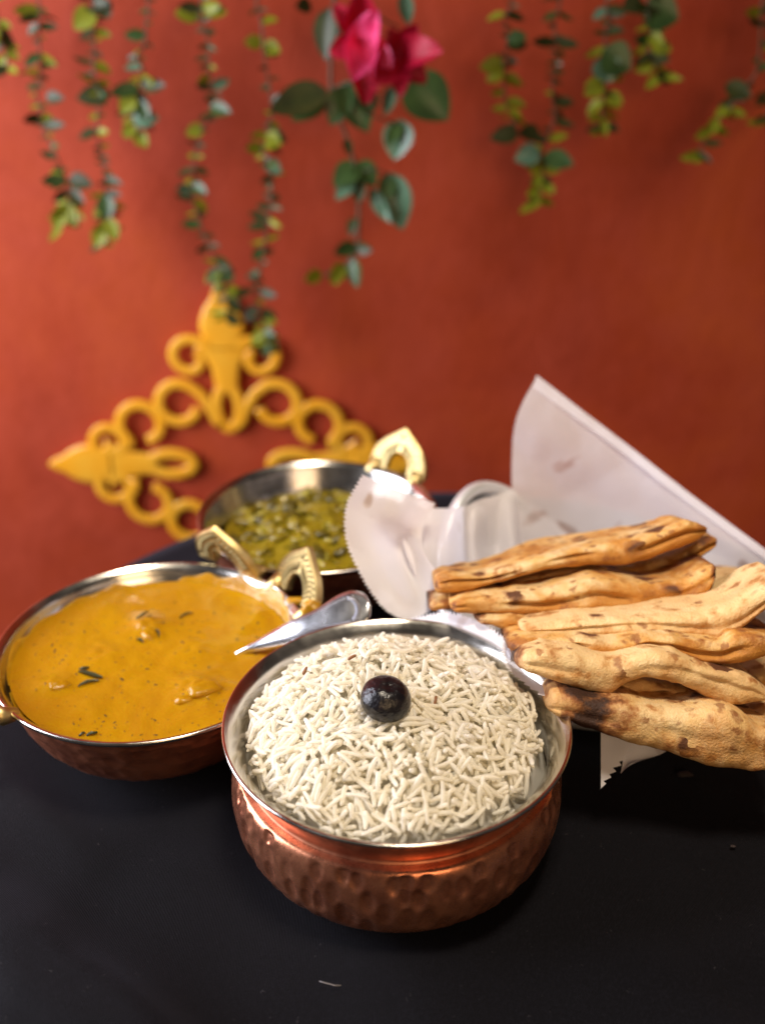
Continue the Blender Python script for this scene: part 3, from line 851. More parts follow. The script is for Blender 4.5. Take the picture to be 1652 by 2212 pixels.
for i in range(n+1):
    th = 2*PI*i/n; zt = rimz(th); r = BR*(0.78+0.22*(zt/0.06)**0.5)
    pts.append((r*math.cos(th), r*math.sin(th), zt))
link('rim', mesh('basket_rim', *tube(pts, 0.0040, 12, cap=False)), M['satin'], bk)

# ------------------------------------------------------------------ paper liner
pl = empty('paper_liner', Vector((0.118, 0.488, 0.01)))
tag(pl, 'translucent white paper sheets with saw-toothed edges lining the bread basket', 'paper')
def sheet(name, rows, nu=60, nv=50, zig=None, seed=0.0, wr=0.0008, tooth=0.0022, count=30):
    """rows of (px,py,Y) control points -> smooth sheet; zig = side(s) with pinked teeth"""
    R0 = [[at(*c) for c in r] for r in rows]
    cols = [smooth_prof([tuple(c) for c in r], nu) for r in R0]
    G = []
    for i in range(nu):
        G.append(smooth_prof([cols[k][i] for k in range(len(rows))], nv))
    G = np.array(G)
    for i in range(nu):
        for j in range(nv):
            p = G[i, j]
            pv = Vector((p[0]*24+p[2]*7+seed*3, p[2]*21-p[0]*5, seed))
            cr_ = noise.voronoi(pv)[0][0]*2.6+noise.voronoi(pv*2.1)[0][0]*0.9
            G[i, j, 1] += wr*0.5*noise.noise((p[0]*45+seed, p[2]*45, p[1]*20))+wr*(cr_-1.6)
    for sd in (zig or ''):
        A = G if sd in 'lr' else G.transpose(1, 0, 2)          # A[c, k]: c counts inwards from the cut edge
        if sd in 'rb': A = A[::-1]
        for k in range(A.shape[1]):
            if k % 2 == 0: continue
            dr = A[4, k]-A[0, k]; sp_ = np.linalg.norm(dr)/4; dr = dr/np.linalg.norm(dr)
            reach = min(A.shape[0]-2, int(tooth*2.0/sp_)+2)
            tk = tooth*(0.75+0.5*abs(math.sin(k*7.3+seed)))
            for c in range(reach): A[c, k] += dr*tk*(1-c/reach)
    off = np.array(pl.location)
    o = link(name, mesh(name, G.reshape(-1, 3)-off, grid_faces(nu, nv)), M['paper_thin' if name in ('back_sheet', 'folded_border') else 'paper'], pl)
    return o
sheet('back_sheet', [
    [(1160, 812, .595), (1280, 905, .58), (1400, 998, .56), (1530, 1098, .535), (1700, 1225, .495)],
    [(1116, 900, .584), (1250, 980, .572), (1385, 1052, .556), (1520, 1135, .53), (1695, 1250, .493)],
    [(1105, 1000, .576), (1240, 1070, .566), (1380, 1120, .550), (1520, 1185, .525), (1690, 1280, .488)],
    [(1110, 1110, .563), (1245, 1160, .553), (1380, 1190, .538), (1520, 1240, .513), (1690, 1320, .482)],
    [(1135, 1240, .545), (1250, 1250, .535), (1380, 1260, .525), (1520, 1290, .50), (1690, 1370, .47)]], 80, 70, seed=1.0, wr=0.0012)
# the folded-over border along the top edge of the back sheet
sheet('folded_border', [
    [(1158, 811, .594), (1280, 904, .579), (1400, 997, .559), (1530, 1097, .534), (1700, 1224, .494)],
    [(1152, 838, .591), (1272, 924, .576), (1391, 1014, .557), (1521, 1113, .532), (1693, 1240, .4925)]], 60, 10, seed=1.0, wr=0.0012)
sheet('side_sheet', [
    [(885, 1096, .495), (960, 1096, .512), (1000, 1094, .540), (1030, 1084, .550), (1062, 1074, .558), (1098, 1062, .564), (1116, 1062, .566)],
    [(870, 1130, .488), (960, 1128, .505), (1004, 1124, .537), (1028, 1118, .541), (1065, 1112, .554), (1104, 1108, .556), (1122, 1112, .564)],
    [(870, 1170, .480), (960, 1172, .500), (1008, 1172, .529), (1026, 1172, .531), (1066, 1170, .548), (1108, 1168, .545), (1128, 1170, .557)],
    [(885, 1215, .472), (970, 1215, .492), (1012, 1214, .521), (1030, 1214, .522), (1070, 1212, .540), (1112, 1210, .536), (1132, 1212, .549)],
    [(910, 1275, .465), (980, 1275, .482), (1016, 1275, .510), (1034, 1275, .510), (1072, 1275, .528), (1116, 1275, .522), (1136, 1275, .536)]], 80, 50, seed=2.0)
sheet('corner_flap', [
    [(780, 1025, .468), (830, 1045, .478), (885, 1068, .482), (940, 1090, .490)],
    [(745, 1092, .462), (800, 1108, .470), (860, 1125, .476), (915, 1138, .482)],
    [(745, 1170, .457), (805, 1175, .464), (860, 1180, .482), (912, 1185, .474)],
    [(778, 1245, .450), (830, 1240, .456), (880, 1235, .472), (935, 1225, .465)],
    [(820, 1310, .443), (865, 1298, .447), (905, 1285, .459), (952, 1262, .457)],
    [(872, 1341, .438), (900, 1332, .441), (930, 1318, .445), (968, 1298, .452)]], 44, 84, zig='l', seed=3.0, tooth=0.0016, wr=0.0018)
sheet('front_lip', [
    [(868, 1340, .438), (915, 1326, .432), (960, 1318, .427), (1005, 1327, .420), (1045, 1344, .412), (1085, 1371, .402), (1106, 1398, .394)],
    [(876, 1347, .434), (922, 1345, .427), (968, 1350, .420), (1012, 1365, .412), (1052, 1384, .404), (1083, 1405, .396), (1102, 1426, .388)],
    [(905, 1340, .446), (945, 1338, .442), (985, 1345, .437), (1025, 1360, .432), (1065, 1378, .424), (1095, 1400, .414), (1120, 1430, .404)]], 75, 20, zig='t', seed=4.0, wr=0.0003, tooth=0.0022)
sheet('front_corner', [
    [(1087, 1378, .397), (1100, 1384, .396), (1114, 1392, .395)],
    [(1080, 1402, .3925), (1098, 1408, .3925), (1117, 1416, .392)],
    [(1090, 1440, .384), (1108, 1444, .385), (1128, 1448, .386)],
    [(1120, 1470, .376), (1140, 1472, .377), (1160, 1474, .378)],
    [(1185, 1518, .359), (1198, 1512, .361), (1212, 1506, .363)]], 16, 36, zig='l', seed=5.0, wr=0.0003, tooth=0.002)
sheet('front_tab', [
    [(1297, 1575, .366), (1335, 1585, .366), (1378, 1592, .366)],
    [(1297, 1620, .360), (1325, 1622, .360), (1364, 1624, .360)],
    [(1297, 1660, .355), (1312, 1660, .355), (1334, 1662, .355)],
    [(1297, 1704, .350), (1299, 1702, .350), (1303, 1699, .350)]], 16, 18, zig='r', seed=6.0, wr=0.0003, tooth=0.0022)
sheet('rear_tab', [
    [(1345, 1590, .372), (1400, 1600, .372), (1450, 1612, .372)],
    [(1345, 1640, .368), (1385, 1632, .368), (1425, 1630, .368)],
    [(1340, 1672, .364), (1350, 1662, .364), (1362, 1650, .364)]], 14, 12, seed=7.0, wr=0.0003)
v = []
for i in range(60):
    th = 2*PI*i/60
    for j in range(14):
        q = j/13; zt = max(0.003, rimz(th)-0.004); r = BR*0.94*q; z = -0.002+(zt+0.002)*max(0, (q-0.72)/0.28)**1.3
        if q > 0.72: r = BR*(0.94*0.72+(0.94-0.94*0.72)*((q-0.72)/0.28)*(zt/0.06)**0.5)
        w = 0.0006*noise.noise((r*60*math.cos(th), r*60*math.sin(th), 1))
        v.append((r*math.cos(th), r*math.sin(th), z-0.01+w))
link('basket_sheet', mesh('basket_sheet', v, grid_faces(60, 14, closed_u=True)), M['paper'], pl)

# ------------------------------------------------------------------ flatbread
Z1 = lambda L: [(x*0.4479+912, y*0.4479+1101.4) for x, y in L]
Z2 = lambda L: [(x*0.3438+1084, y*0.3438+1376.6) for x, y in L]
def interp(L, x):
    if x <= L[0][0]: return L[0][1]
    for (x0, y0), (x1, y1) in zip(L, L[1:]):
        if x <= x1: return y0+(y1-y0)*(x-x0)/(x1-x0)
    return L[-1][1]
def slab(name, top, bot, Ys, W, mat, parent, origin, drop=20, seed=1.0, yaw=0.0, burn=None, n=120, m2=84, rough=1.0, ends=(0.05, 0.05), pinch=0.0, blister=1.0, groove=1.0, toast=0.68):
    """bread layer: its front edge runs left to right, its sheet reaches back and down into the basket"""
    x0 = max(top[0][0], bot[0][0]) if False else min(top[0][0], bot[0][0]); x1 = max(top[-1][0], bot[-1][0])
    dr = math.radians(drop)
    V = []; burnv = []; toast_shadev = []
    tops = [interp(top, x0+(x1-x0)*i/(n-1)) for i in range(n)]; bots = [interp(bot, x0+(x1-x0)*i/(n-1)) for i in range(n)]
    ker = np.array([1, 2, 3, 2, 1])/9.0
    sm_ = lambda a: np.convolve(np.pad(a, 2, mode='edge'), ker, 'valid')
    tops = sm_(np.array(tops)); bots = sm_(np.array(bots))
    for i in range(n):
        s_ = i/(n-1); x = x0+(x1-x0)*s_
        Y = Ys[0]+(Ys[1]-Ys[0])*s_
        ty, by = tops[i], bots[i]
        P, Q = at(x, ty, Y), at(x, by, Y)
        C = (P+Q)/2; T = max((P-Q).length*0.83, 0.003)
        e = 1.0
        if s_ < ends[0]: e = math.sqrt(max(0.0, 1-(1-s_/ends[0])**2))
        if s_ > 1-ends[1]: e = min(e, math.sqrt(max(0.0, 1-(1-(1-s_)/ends[1])**2)))
        e = max(e, 0.12)
        Bv = Vector((math.sin(yaw), math.cos(dr)*math.cos(yaw), -math.sin(dr))).normalized()
        N = Vector((0, math.sin(dr), math.cos(dr)))
        Wi = W*(0.55+0.45*math.sin(PI*min(1, max(0.0, s_*0.9+0.08))))
        for k in range(m2):
            a = 2*PI*k/m2; ca, sa = math.cos(a), math.sin(a)
            bx = -math.copysign(abs(ca)**0.24, ca)           # -1 front .. 1 back
            tz = math.copysign(abs(sa)**0.70, sa)
            b = (bx+1)/2*Wi
            thick = T*(1-0.35*((bx+1)/2))*(0.5+0.5*e)*(1-pinch*math.exp(-((bx+0.2)/0.4)**2)*(1 if tz > 0 else 0))
            gro = 0.0045*groove*math.exp(-((tz-0.05-0.5*noise.noise((s_*3.2+seed, seed, 0)))/0.17)**2)*max(0.0, min(1.0, 2.5*noise.noise((s_*4.5, seed*2, 5))+0.75)) if bx < -0.6 else 0.0
            q = C+Bv*(b-T*0.20+(1-e)*0.006+gro)+N*(tz*thick/2)
            bl = max(0.0, noise.noise((q.x*105+seed*5, q.y*105, q.z*105))-0.10)*(0.25+0.75*max(0.0, noise.noise((q.x*22+seed*2, q.y*22, q.z*22+3))+0.4))
            pu = 0.0026*bl+0.0011*noise.noise((q.x*48+seed*7, q.y*48, q.z*60))+0.0004*noise.noise((q.x*230+seed*7, q.y*230, q.z*230))
            pu += 0.0020*max(0.0, noise.noise((q.x*38+seed*3, q.y*38+1.7, q.z*38)))*(1 if tz > -0.2 else 0.3)
            nn_ = (N*tz*0.9-Bv*(-bx if bx < 0 else 0)*0.9*1.0)
            if nn_.length > 0: nn_.normalize()
            q = q+nn_*pu*rough
            V.append(tuple(q-origin))
            toast_shadev.append(toast*(1.0 if bx < -0.5 else 0.25)*max(0.0, min(1.0, 0.55-0.9*tz+0.8*noise.noise((s_*7+seed, tz, seed)))))  # browner front and underside: toasted crust plus top-lit, bottom-dark shade painted in
            burnv.append((burn(s_, tz, bx) if burn else 0.0)+1.05*bl*blister)
    F = grid_faces(n, m2, closed_v=True)
    F.append(tuple(range(m2))[::-1]); F.append(tuple((n-1)*m2+k for k in range(m2)))
    me = mesh(name, V, F)
    at_ = me.attributes.new('burn', 'FLOAT', 'POINT'); at_.data.foreach_set('value', burnv)
    at_ = me.attributes.new('toast', 'FLOAT', 'POINT'); at_.data.foreach_set('value', toast_shadev)
    o = link(name, me, mat, parent); return o
def naan(label, layers):
    """layers: list of dicts for slab(); one layer = one mesh thing, several = an Empty with parts"""
    L0 = layers[0]; org = at(L0['top'][len(L0['top'])//2][0], L0['bot'][len(L0['bot'])//2][1], L0['Ys'][0]) + Vector((0, 0.02, -0.01))
    if len(layers) == 1:
        o = slab('naan', parent=None, origin=org, **L0); o.location = org
    else:
        o = empty('naan', org)
        for k, L in enumerate(layers): slab(('crust', 'inner_layer', 'fold')[k], parent=o, origin=org, **L)
    tag(o, label, 'flatbread', 'flatbread stacked in the basket'); return o
def edge_burn(l=0.0, r=0.0, und=0.0, everywhere=0.0):
    return lambda s_, tz, bx: everywhere+l*max(0, 1-s_/0.09)+r*max(0, 1-(1-s_)/0.08)+und*max(0, -tz)
# bottom: charred left end, big and blistered
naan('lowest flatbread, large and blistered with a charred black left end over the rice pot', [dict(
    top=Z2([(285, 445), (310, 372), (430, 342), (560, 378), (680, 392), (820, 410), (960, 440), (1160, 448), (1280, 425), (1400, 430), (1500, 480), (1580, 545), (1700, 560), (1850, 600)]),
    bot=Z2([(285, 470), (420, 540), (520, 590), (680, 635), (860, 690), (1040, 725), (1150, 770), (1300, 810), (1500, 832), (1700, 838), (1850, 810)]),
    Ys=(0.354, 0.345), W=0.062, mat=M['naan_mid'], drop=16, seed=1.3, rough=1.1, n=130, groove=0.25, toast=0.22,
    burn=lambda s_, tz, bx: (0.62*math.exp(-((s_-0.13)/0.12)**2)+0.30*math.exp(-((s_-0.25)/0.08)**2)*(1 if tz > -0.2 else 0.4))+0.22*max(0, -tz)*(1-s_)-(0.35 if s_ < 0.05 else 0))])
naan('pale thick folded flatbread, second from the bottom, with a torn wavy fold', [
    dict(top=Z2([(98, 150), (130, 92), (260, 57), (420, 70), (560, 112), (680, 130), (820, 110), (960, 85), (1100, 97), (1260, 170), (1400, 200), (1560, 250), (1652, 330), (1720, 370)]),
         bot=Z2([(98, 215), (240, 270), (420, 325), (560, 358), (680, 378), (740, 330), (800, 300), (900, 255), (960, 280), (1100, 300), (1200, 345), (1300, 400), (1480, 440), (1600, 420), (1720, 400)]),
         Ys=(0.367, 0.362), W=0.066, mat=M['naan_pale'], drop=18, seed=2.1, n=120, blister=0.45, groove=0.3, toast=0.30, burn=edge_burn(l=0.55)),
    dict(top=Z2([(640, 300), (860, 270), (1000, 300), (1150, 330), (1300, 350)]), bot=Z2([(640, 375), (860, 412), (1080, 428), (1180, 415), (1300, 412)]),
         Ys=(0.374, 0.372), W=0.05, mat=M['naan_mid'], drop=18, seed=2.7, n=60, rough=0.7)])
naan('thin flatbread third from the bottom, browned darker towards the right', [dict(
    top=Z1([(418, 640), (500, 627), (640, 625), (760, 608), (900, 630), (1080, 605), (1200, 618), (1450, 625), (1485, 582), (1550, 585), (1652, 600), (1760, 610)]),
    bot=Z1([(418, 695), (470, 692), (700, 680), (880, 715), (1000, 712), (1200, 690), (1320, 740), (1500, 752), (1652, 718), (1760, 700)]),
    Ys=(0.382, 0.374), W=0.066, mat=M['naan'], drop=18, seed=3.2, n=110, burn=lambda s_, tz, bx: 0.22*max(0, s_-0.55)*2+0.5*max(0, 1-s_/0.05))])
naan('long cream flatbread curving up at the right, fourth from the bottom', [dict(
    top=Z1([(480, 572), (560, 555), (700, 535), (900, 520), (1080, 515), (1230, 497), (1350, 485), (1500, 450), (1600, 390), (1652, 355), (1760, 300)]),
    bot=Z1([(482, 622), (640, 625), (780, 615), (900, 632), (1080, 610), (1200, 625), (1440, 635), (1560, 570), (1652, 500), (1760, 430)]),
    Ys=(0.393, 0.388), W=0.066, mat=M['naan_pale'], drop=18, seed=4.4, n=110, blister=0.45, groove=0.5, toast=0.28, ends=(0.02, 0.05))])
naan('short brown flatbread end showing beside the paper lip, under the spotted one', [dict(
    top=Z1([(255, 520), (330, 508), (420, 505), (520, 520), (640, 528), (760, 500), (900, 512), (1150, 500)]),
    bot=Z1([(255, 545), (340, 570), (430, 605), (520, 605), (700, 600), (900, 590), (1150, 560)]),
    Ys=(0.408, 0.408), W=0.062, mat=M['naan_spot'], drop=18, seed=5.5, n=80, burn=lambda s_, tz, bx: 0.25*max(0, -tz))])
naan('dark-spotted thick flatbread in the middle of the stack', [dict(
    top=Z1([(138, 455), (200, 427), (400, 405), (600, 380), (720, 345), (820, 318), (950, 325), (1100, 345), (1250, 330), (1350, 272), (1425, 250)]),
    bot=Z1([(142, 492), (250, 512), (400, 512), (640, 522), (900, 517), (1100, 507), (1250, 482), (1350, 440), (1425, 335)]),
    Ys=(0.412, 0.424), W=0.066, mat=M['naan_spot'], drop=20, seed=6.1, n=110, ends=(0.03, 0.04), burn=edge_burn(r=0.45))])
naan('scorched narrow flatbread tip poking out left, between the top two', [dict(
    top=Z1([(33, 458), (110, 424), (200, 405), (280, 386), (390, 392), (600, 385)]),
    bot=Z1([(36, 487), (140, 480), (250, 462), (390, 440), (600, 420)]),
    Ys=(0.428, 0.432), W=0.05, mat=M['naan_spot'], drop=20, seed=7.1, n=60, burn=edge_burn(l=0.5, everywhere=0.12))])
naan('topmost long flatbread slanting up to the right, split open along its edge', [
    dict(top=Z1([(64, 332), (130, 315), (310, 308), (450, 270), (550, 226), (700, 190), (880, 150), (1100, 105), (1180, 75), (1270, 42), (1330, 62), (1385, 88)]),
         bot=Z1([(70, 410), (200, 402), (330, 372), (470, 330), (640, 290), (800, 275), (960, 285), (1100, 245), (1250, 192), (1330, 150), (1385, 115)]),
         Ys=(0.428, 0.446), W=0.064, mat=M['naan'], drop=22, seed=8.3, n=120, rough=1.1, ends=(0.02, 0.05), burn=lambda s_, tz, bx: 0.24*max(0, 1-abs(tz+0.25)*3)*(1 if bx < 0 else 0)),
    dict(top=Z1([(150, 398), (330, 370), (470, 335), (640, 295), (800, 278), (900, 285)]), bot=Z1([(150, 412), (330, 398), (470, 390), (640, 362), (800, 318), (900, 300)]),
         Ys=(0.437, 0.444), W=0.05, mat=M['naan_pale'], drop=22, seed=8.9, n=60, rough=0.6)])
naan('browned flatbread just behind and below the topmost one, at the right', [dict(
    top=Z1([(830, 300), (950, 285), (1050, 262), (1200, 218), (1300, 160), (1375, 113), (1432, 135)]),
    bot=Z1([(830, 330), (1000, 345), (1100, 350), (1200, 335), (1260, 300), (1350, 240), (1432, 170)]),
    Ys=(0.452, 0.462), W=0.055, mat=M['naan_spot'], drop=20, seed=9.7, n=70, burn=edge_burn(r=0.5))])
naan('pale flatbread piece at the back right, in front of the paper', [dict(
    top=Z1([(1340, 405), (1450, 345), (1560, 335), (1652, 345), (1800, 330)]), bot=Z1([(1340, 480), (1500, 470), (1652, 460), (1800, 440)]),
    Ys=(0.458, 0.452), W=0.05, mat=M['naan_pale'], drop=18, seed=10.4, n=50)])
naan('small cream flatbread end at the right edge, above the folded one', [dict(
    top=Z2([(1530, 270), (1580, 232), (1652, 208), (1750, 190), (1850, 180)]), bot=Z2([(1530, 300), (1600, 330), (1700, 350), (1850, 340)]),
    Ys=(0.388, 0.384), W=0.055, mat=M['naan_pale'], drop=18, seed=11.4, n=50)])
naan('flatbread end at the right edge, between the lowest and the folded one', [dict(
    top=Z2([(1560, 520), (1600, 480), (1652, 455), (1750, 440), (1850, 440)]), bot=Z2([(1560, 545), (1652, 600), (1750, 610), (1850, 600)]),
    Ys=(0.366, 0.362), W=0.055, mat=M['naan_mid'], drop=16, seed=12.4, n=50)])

# ------------------------------------------------------------------ wall ornament
MC = at(503, 1002, WY-0.008); MS = 0.000497
md = empty('wall_ornament', MC)
tag(md, 'gold scrollwork ornament hanging on the red wall behind the bowls', 'ornament')
def strip(name, pts, w, closed=False, thick=0.007):
    """flat bar bent along a line in the wall plane, with rounded edges; pts in ornament units (x right, y up)"""
    P = [Vector((x*MS, 0, y*MS)) for x, y in pts]; n = len(P); V = []
    for i, p in enumerate(P):
        a = P[(i-1) % n] if closed else P[max(0, i-1)]; b = P[(i+1) % n] if closed else P[min(n-1, i+1)]
        t = (b-a).normalized(); s_ = Vector((t.z, 0, -t.x))
        ww = (w[i] if hasattr(w, '__len__') else w)*MS/2
        for (q, y) in ((1, 0.3), (0.8, 0.5), (0.3, 0.62), (-0.3, 0.62), (-0.8, 0.5), (-1, 0.3), (-1, -0.5), (1, -0.5)):
            V.append(tuple(p+s_*(ww*q)+Vector((0, -thick*y, 0))))
    F = grid_faces(n, 8, closed_u=closed, closed_v=True)
    if not closed: F.append(tuple(range(8))[::-1]); F.append(tuple((n-1)*8+k for k in range(8)))
    return V, F
def spiral(cx, cy, r0, r1, a0, a1, n=40):
    return [(cx+(r0+(r1-r0)*k/(n-1))*math.cos(math.radians(a0+(a1-a0)*k/(n-1))), cy+(r0+(r1-r0)*k/(n-1))*math.sin(math.radians(a0+(a1-a0)*k/(n-1)))) for k in range(n)]
def rot(pts, k):
    for _ in range(k): pts = [(-y, x) for x, y in pts]
    return pts
def mir(pts): return [(-x, y) for x, y in pts]
def lerp_w(pts, ws, n):
    return [tuple(p) for p in smooth_prof(pts, n)], [float(x[0]) for x in smooth_prof([(a,) for a in ws], n)]
for k in range(4):
    p_, w_ = lerp_w([(0, 258), (0, 280), (0, 300), (0, 322), (0, 345), (0, 362), (0, 376), (0, 392)], [74, 80, 92, 86, 66, 40, 30, 8], 24)
    F1 = strip('f', rot(p_, k), w_, thick=0.0034)
    p_, w_ = lerp_w([(0, 268), (0, 245), (0, 220), (0, 190), (0, 170)], [124, 88, 60, 50, 46], 16)
    F2 = strip('f', rot(p_, k), w_, thick=0.0029)
    link('finial', mesh('ornament_finial', *merge([F1, F2])), M['gold'], md)
    loop = [(24*math.cos(t), 130+46*math.sin(t)) for t in np.linspace(0, 2*PI, 40)[:-1]]
    link('loop', mesh('ornament_loop', *strip('l', rot(loop, k), 24, True, 0.0031)), M['gold'], md)
    for s_ in (0, 1):
        g = (lambda p: rot(mir(p), k)) if s_ else (lambda p: rot(p, k))
        # small curl under the finial
        if k % 2 == 0: c1 = [(8, 262), (34, 272)]+spiral(72, 242, 36, 31, 100, -60, 22)+spiral(68, 239, 31, 13, -70, -235, 22)
        else: c1 = [(6, 268), (22, 284)]+spiral(52, 258, 35, 31, 110, -60, 22)+spiral(49, 255, 31, 13, -70, -235, 22)
        link('scroll', mesh('ornament_scroll', *strip('s', g(c1), 20, thick=0.0030)), M['gold'], md)
        if k % 2 == 0:      # curl springing from the foot of the loop
            c2 = [(14, 88), (26, 100), (38, 130), (56, 160)]+spiral(102, 138, 46, 38, 128, -165, 36)
        else:               # its neighbour on the side arms, set a little further out
            c2 = [(34, 216), (50, 216)]+spiral(92, 186, 46, 44, 140, 0, 24)+spiral(92, 186, 44, 38, -8, -165, 24)
        link('scroll', mesh('ornament_scroll', *strip('s', g(c2), 22, thick=0.0032)), M['gold'], md)

# ------------------------------------------------------------------ hanging vines
VY = 0.935
def leaf_mesh(w, curl, fold, n=9, m2=5):
    v = []
    for i in range(n):
        s_ = i/(n-1); ww = w*(math.sin(PI*s_**0.8)**0.75 if 0 < s_ < 1 else 0.02)
        for j in range(m2):
            t = -1+2*j/(m2-1)
            v.append((t*ww/2, s_, curl*s_*s_+fold*abs(t)*ww))
    f = grid_faces(n, m2); k = len(v)
    v2 = [(x, y, z-0.012) for x, y, z in v]
    return v+v2, [tuple(reversed(q)) for q in f]+[tuple(i+k for i in q) for q in f]
LM = {}
for mat in ('leaf_dark', 'leaf_mid', 'leaf_lime', 'leaf_cool'):
    LM[mat] = []
    for w, c, fo in ((0.5, 0.15, 0.25), (0.62, -0.1, 0.2), (0.42, 0.3, 0.15)):
        me = mesh('leaf', *leaf_mesh(w, c, fo)); me.materials.append(M[mat]); LM[mat].append(me)
def put_leaf(parent, base, tip, wscale, mat, var, facing=None, name='leaf'):
    d = (tip-base); L = d.length; y = d.normalized()
    f = facing or Vector((0, -1, 0.3)); z = (f-y*f.dot(y))
    if z.length < 1e-3: z = Vector((1, 0, 0))
    z.normalize(); x = y.cross(z)
    R = Matrix((x, y, z)).transposed().to_4x4()
    o = link(name, LM[mat][var], None, parent)
    o.matrix_local = Matrix.Translation(base-parent.location) @ R @ Matrix.Diagonal((L*wscale, L, L*0.8, 1))
    return o
vr = random.Random(21)
def vine(label, pts, Y=VY, dens=0.0072, size=0.90, tip_lime=0.35, lime=0.26, extra=()):
    P3 = [at(x, y, Y+vr.uniform(-0.006, 0.006)) for x, y in pts]
    first = P3[0]; P3 = [first+Vector((0, 0, 0.16)), first+Vector((0, 0, 0.07))]+P3
    S = [Vector(p) for p in smooth_prof([tuple(p) for p in P3], len(P3)*6)]
    o = empty('hanging_vine', S[-1]); tag(o, label, 'vine', 'leafy vines hanging in front of the red wall')
    v, f = tube([s-o.location for s in S], [0.0009]*(len(S)-6)+[0.0008]*3+[0.0007]*3, 6)
    link('stem', mesh('vine_stem', v, f), M['stem'], o)
    tot = 0; last = 0; total = sum((S[i+1]-S[i]).length for i in range(len(S)-1)); side = 1
    for i in range(1, len(S)):
        tot += (S[i]-S[i-1]).length
        near_tip = tot > total-0.05
        if tot-last > (dens if not near_tip else dens*0.7)*vr.uniform(0.7, 1.4) and S[i].z < 0.36:
            last = tot; side = -side
            small = vr.random() < 0.55 and not near_tip
            for sd in ((side,) if vr.random() < 0.35 else (1, -1)):
                L = (vr.uniform(0.007, 0.011) if small else vr.uniform(0.013, 0.021))*size
                ang = vr.uniform(-0.5, 0.45)
                dr = Vector((sd*math.cos(ang), vr.uniform(-0.7, 0.4), math.sin(ang)-(0.5 if near_tip else 0.12))).normalized()
                r = vr.random()
                if near_tip and r < tip_lime+0.35: mat = 'leaf_lime'
                elif r < lime: mat = 'leaf_lime'
                elif r < lime+0.08: mat = 'leaf_cool'
                elif r < lime+0.28: mat = 'leaf_mid'
                else: mat = 'leaf_dark'
                fc = Vector((vr.uniform(-0.8, 0.6), -0.6, vr.uniform(-0.2, 1.2)))
                put_leaf(o, S[i], S[i]+dr*L, vr.uniform(0.8, 1.25), mat, vr.randrange(3), fc)
    for x0, y0, x1, y1, ws, mat in extra:
        put_leaf(o, at(x0, y0, Y), at(x1, y1, Y-0.006), ws, mat, vr.randrange(2))
    return o
vine('vine at the far left edge, only its last leaves in view', [(-8, 20), (2, 70), (12, 110), (18, 150)])
vine('leafy vine near the left edge ending in yellow-green leaves', [(84, 0), (84, 60), (88, 157), (78, 190), (88, 240), (91, 270), (118, 328), (140, 383), (150, 430), (135, 490)],
     extra=[(90, 25, 30, 25, 1.0, 'leaf_lime'), (100, 210, 138, 212, 1.0, 'leaf_dark'), (95, 272, 145, 270, .9, 'leaf_dark'), (145, 390, 90, 392, 1.1, 'leaf_mid'), (150, 385, 200, 400, 1.1, 'leaf_dark'), (150, 440, 118, 495, 1.2, 'leaf_lime'), (150, 440, 165, 490, 1.0, 'leaf_lime')])
vine('second vine from the left, its tip beside the yellow-green one', [(202, 0), (204, 80), (204, 157), (215, 204), (211, 281), (222, 346), (226, 383), (231, 452), (233, 510), (215, 530)],
     extra=[(205, 20, 160, 62, 1.3, 'leaf_lime'), (215, 0, 235, 40, 1.6, 'leaf_dark'), (226, 420, 235, 475, 1.5, 'leaf_mid'), (232, 470, 250, 520, 1.2, 'leaf_lime'), (225, 490, 205, 535, 1.2, 'leaf_lime'), (228, 384, 268, 400, .9, 'leaf_dark')])
vine('short third vine from the left with crossing dark leaves', [(320, 0), (316, 50), (313, 95), (296, 120), (310, 153), (300, 190), (290, 240), (300, 290)],
     extra=[(300, 188, 238, 205, 1.0, 'leaf_mid'), (240, 203, 165, 212, 1.0, 'leaf_dark'), (305, 186, 362, 186, 1.0, 'leaf_dark'), (290, 205, 262, 245, 1.3, 'leaf_lime'), (300, 215, 322, 265, 1.2, 'leaf_mid'), (285, 255, 342, 255, 1.1, 'leaf_cool'), (290, 270, 265, 295, 1.2, 'leaf_lime'), (295, 285, 318, 318, 1.3, 'leaf_lime')])
vine('long vine left of centre whose tip touches the gold ornament', [(434, 0), (432, 29), (448, 80), (452, 146), (456, 179), (464, 233), (438, 277), (424, 328), (419, 383), (414, 416), (437, 496), (459, 547), (478, 585), (492, 650), (488, 690)],
     extra=[(432, 30, 378, 28, 1.2, 'leaf_lime'), (435, 20, 490, 25, 1.0, 'leaf_lime'), (452, 230, 502, 245, 1.2, 'leaf_mid'), (440, 275, 402, 290, 1.2, 'leaf_lime'), (415, 410, 378, 408, 1.2, 'leaf_cool'), (415, 400, 450, 420, 1.3, 'leaf_mid'), (480, 580, 450, 612, 1.4, 'leaf_cool'), (480, 575, 500, 610, 1.5, 'leaf_mid')])
vine('longest vine, hanging down in front of the gold ornament', [(554, 0), (565, 47), (569, 102), (580, 175), (588, 233), (583, 262), (574, 303), (569, 328), (588, 380), (583, 448), (570, 540), (562, 583), (552, 640), (568, 690), (576, 730), (570, 765)],
     extra=[(570, 95, 605, 112, 1.3, 'leaf_lime'), (565, 92, 528, 90, 1.3, 'leaf_lime'), (575, 290, 605, 310, 1.3, 'leaf_lime'), (570, 320, 530, 322, 1.3, 'leaf_lime'), (575, 345, 606, 375, 1.2, 'leaf_cool'), (565, 535, 548, 565, 1.3, 'leaf_mid'), (560, 630, 600, 640, 1.1, 'leaf_dark'), (572, 715, 595, 725, 1.4, 'leaf_mid'), (570, 740, 578, 775, 1.0, 'leaf_mid'), (540, 625, 505, 640, 1.0, 'leaf_dark')])
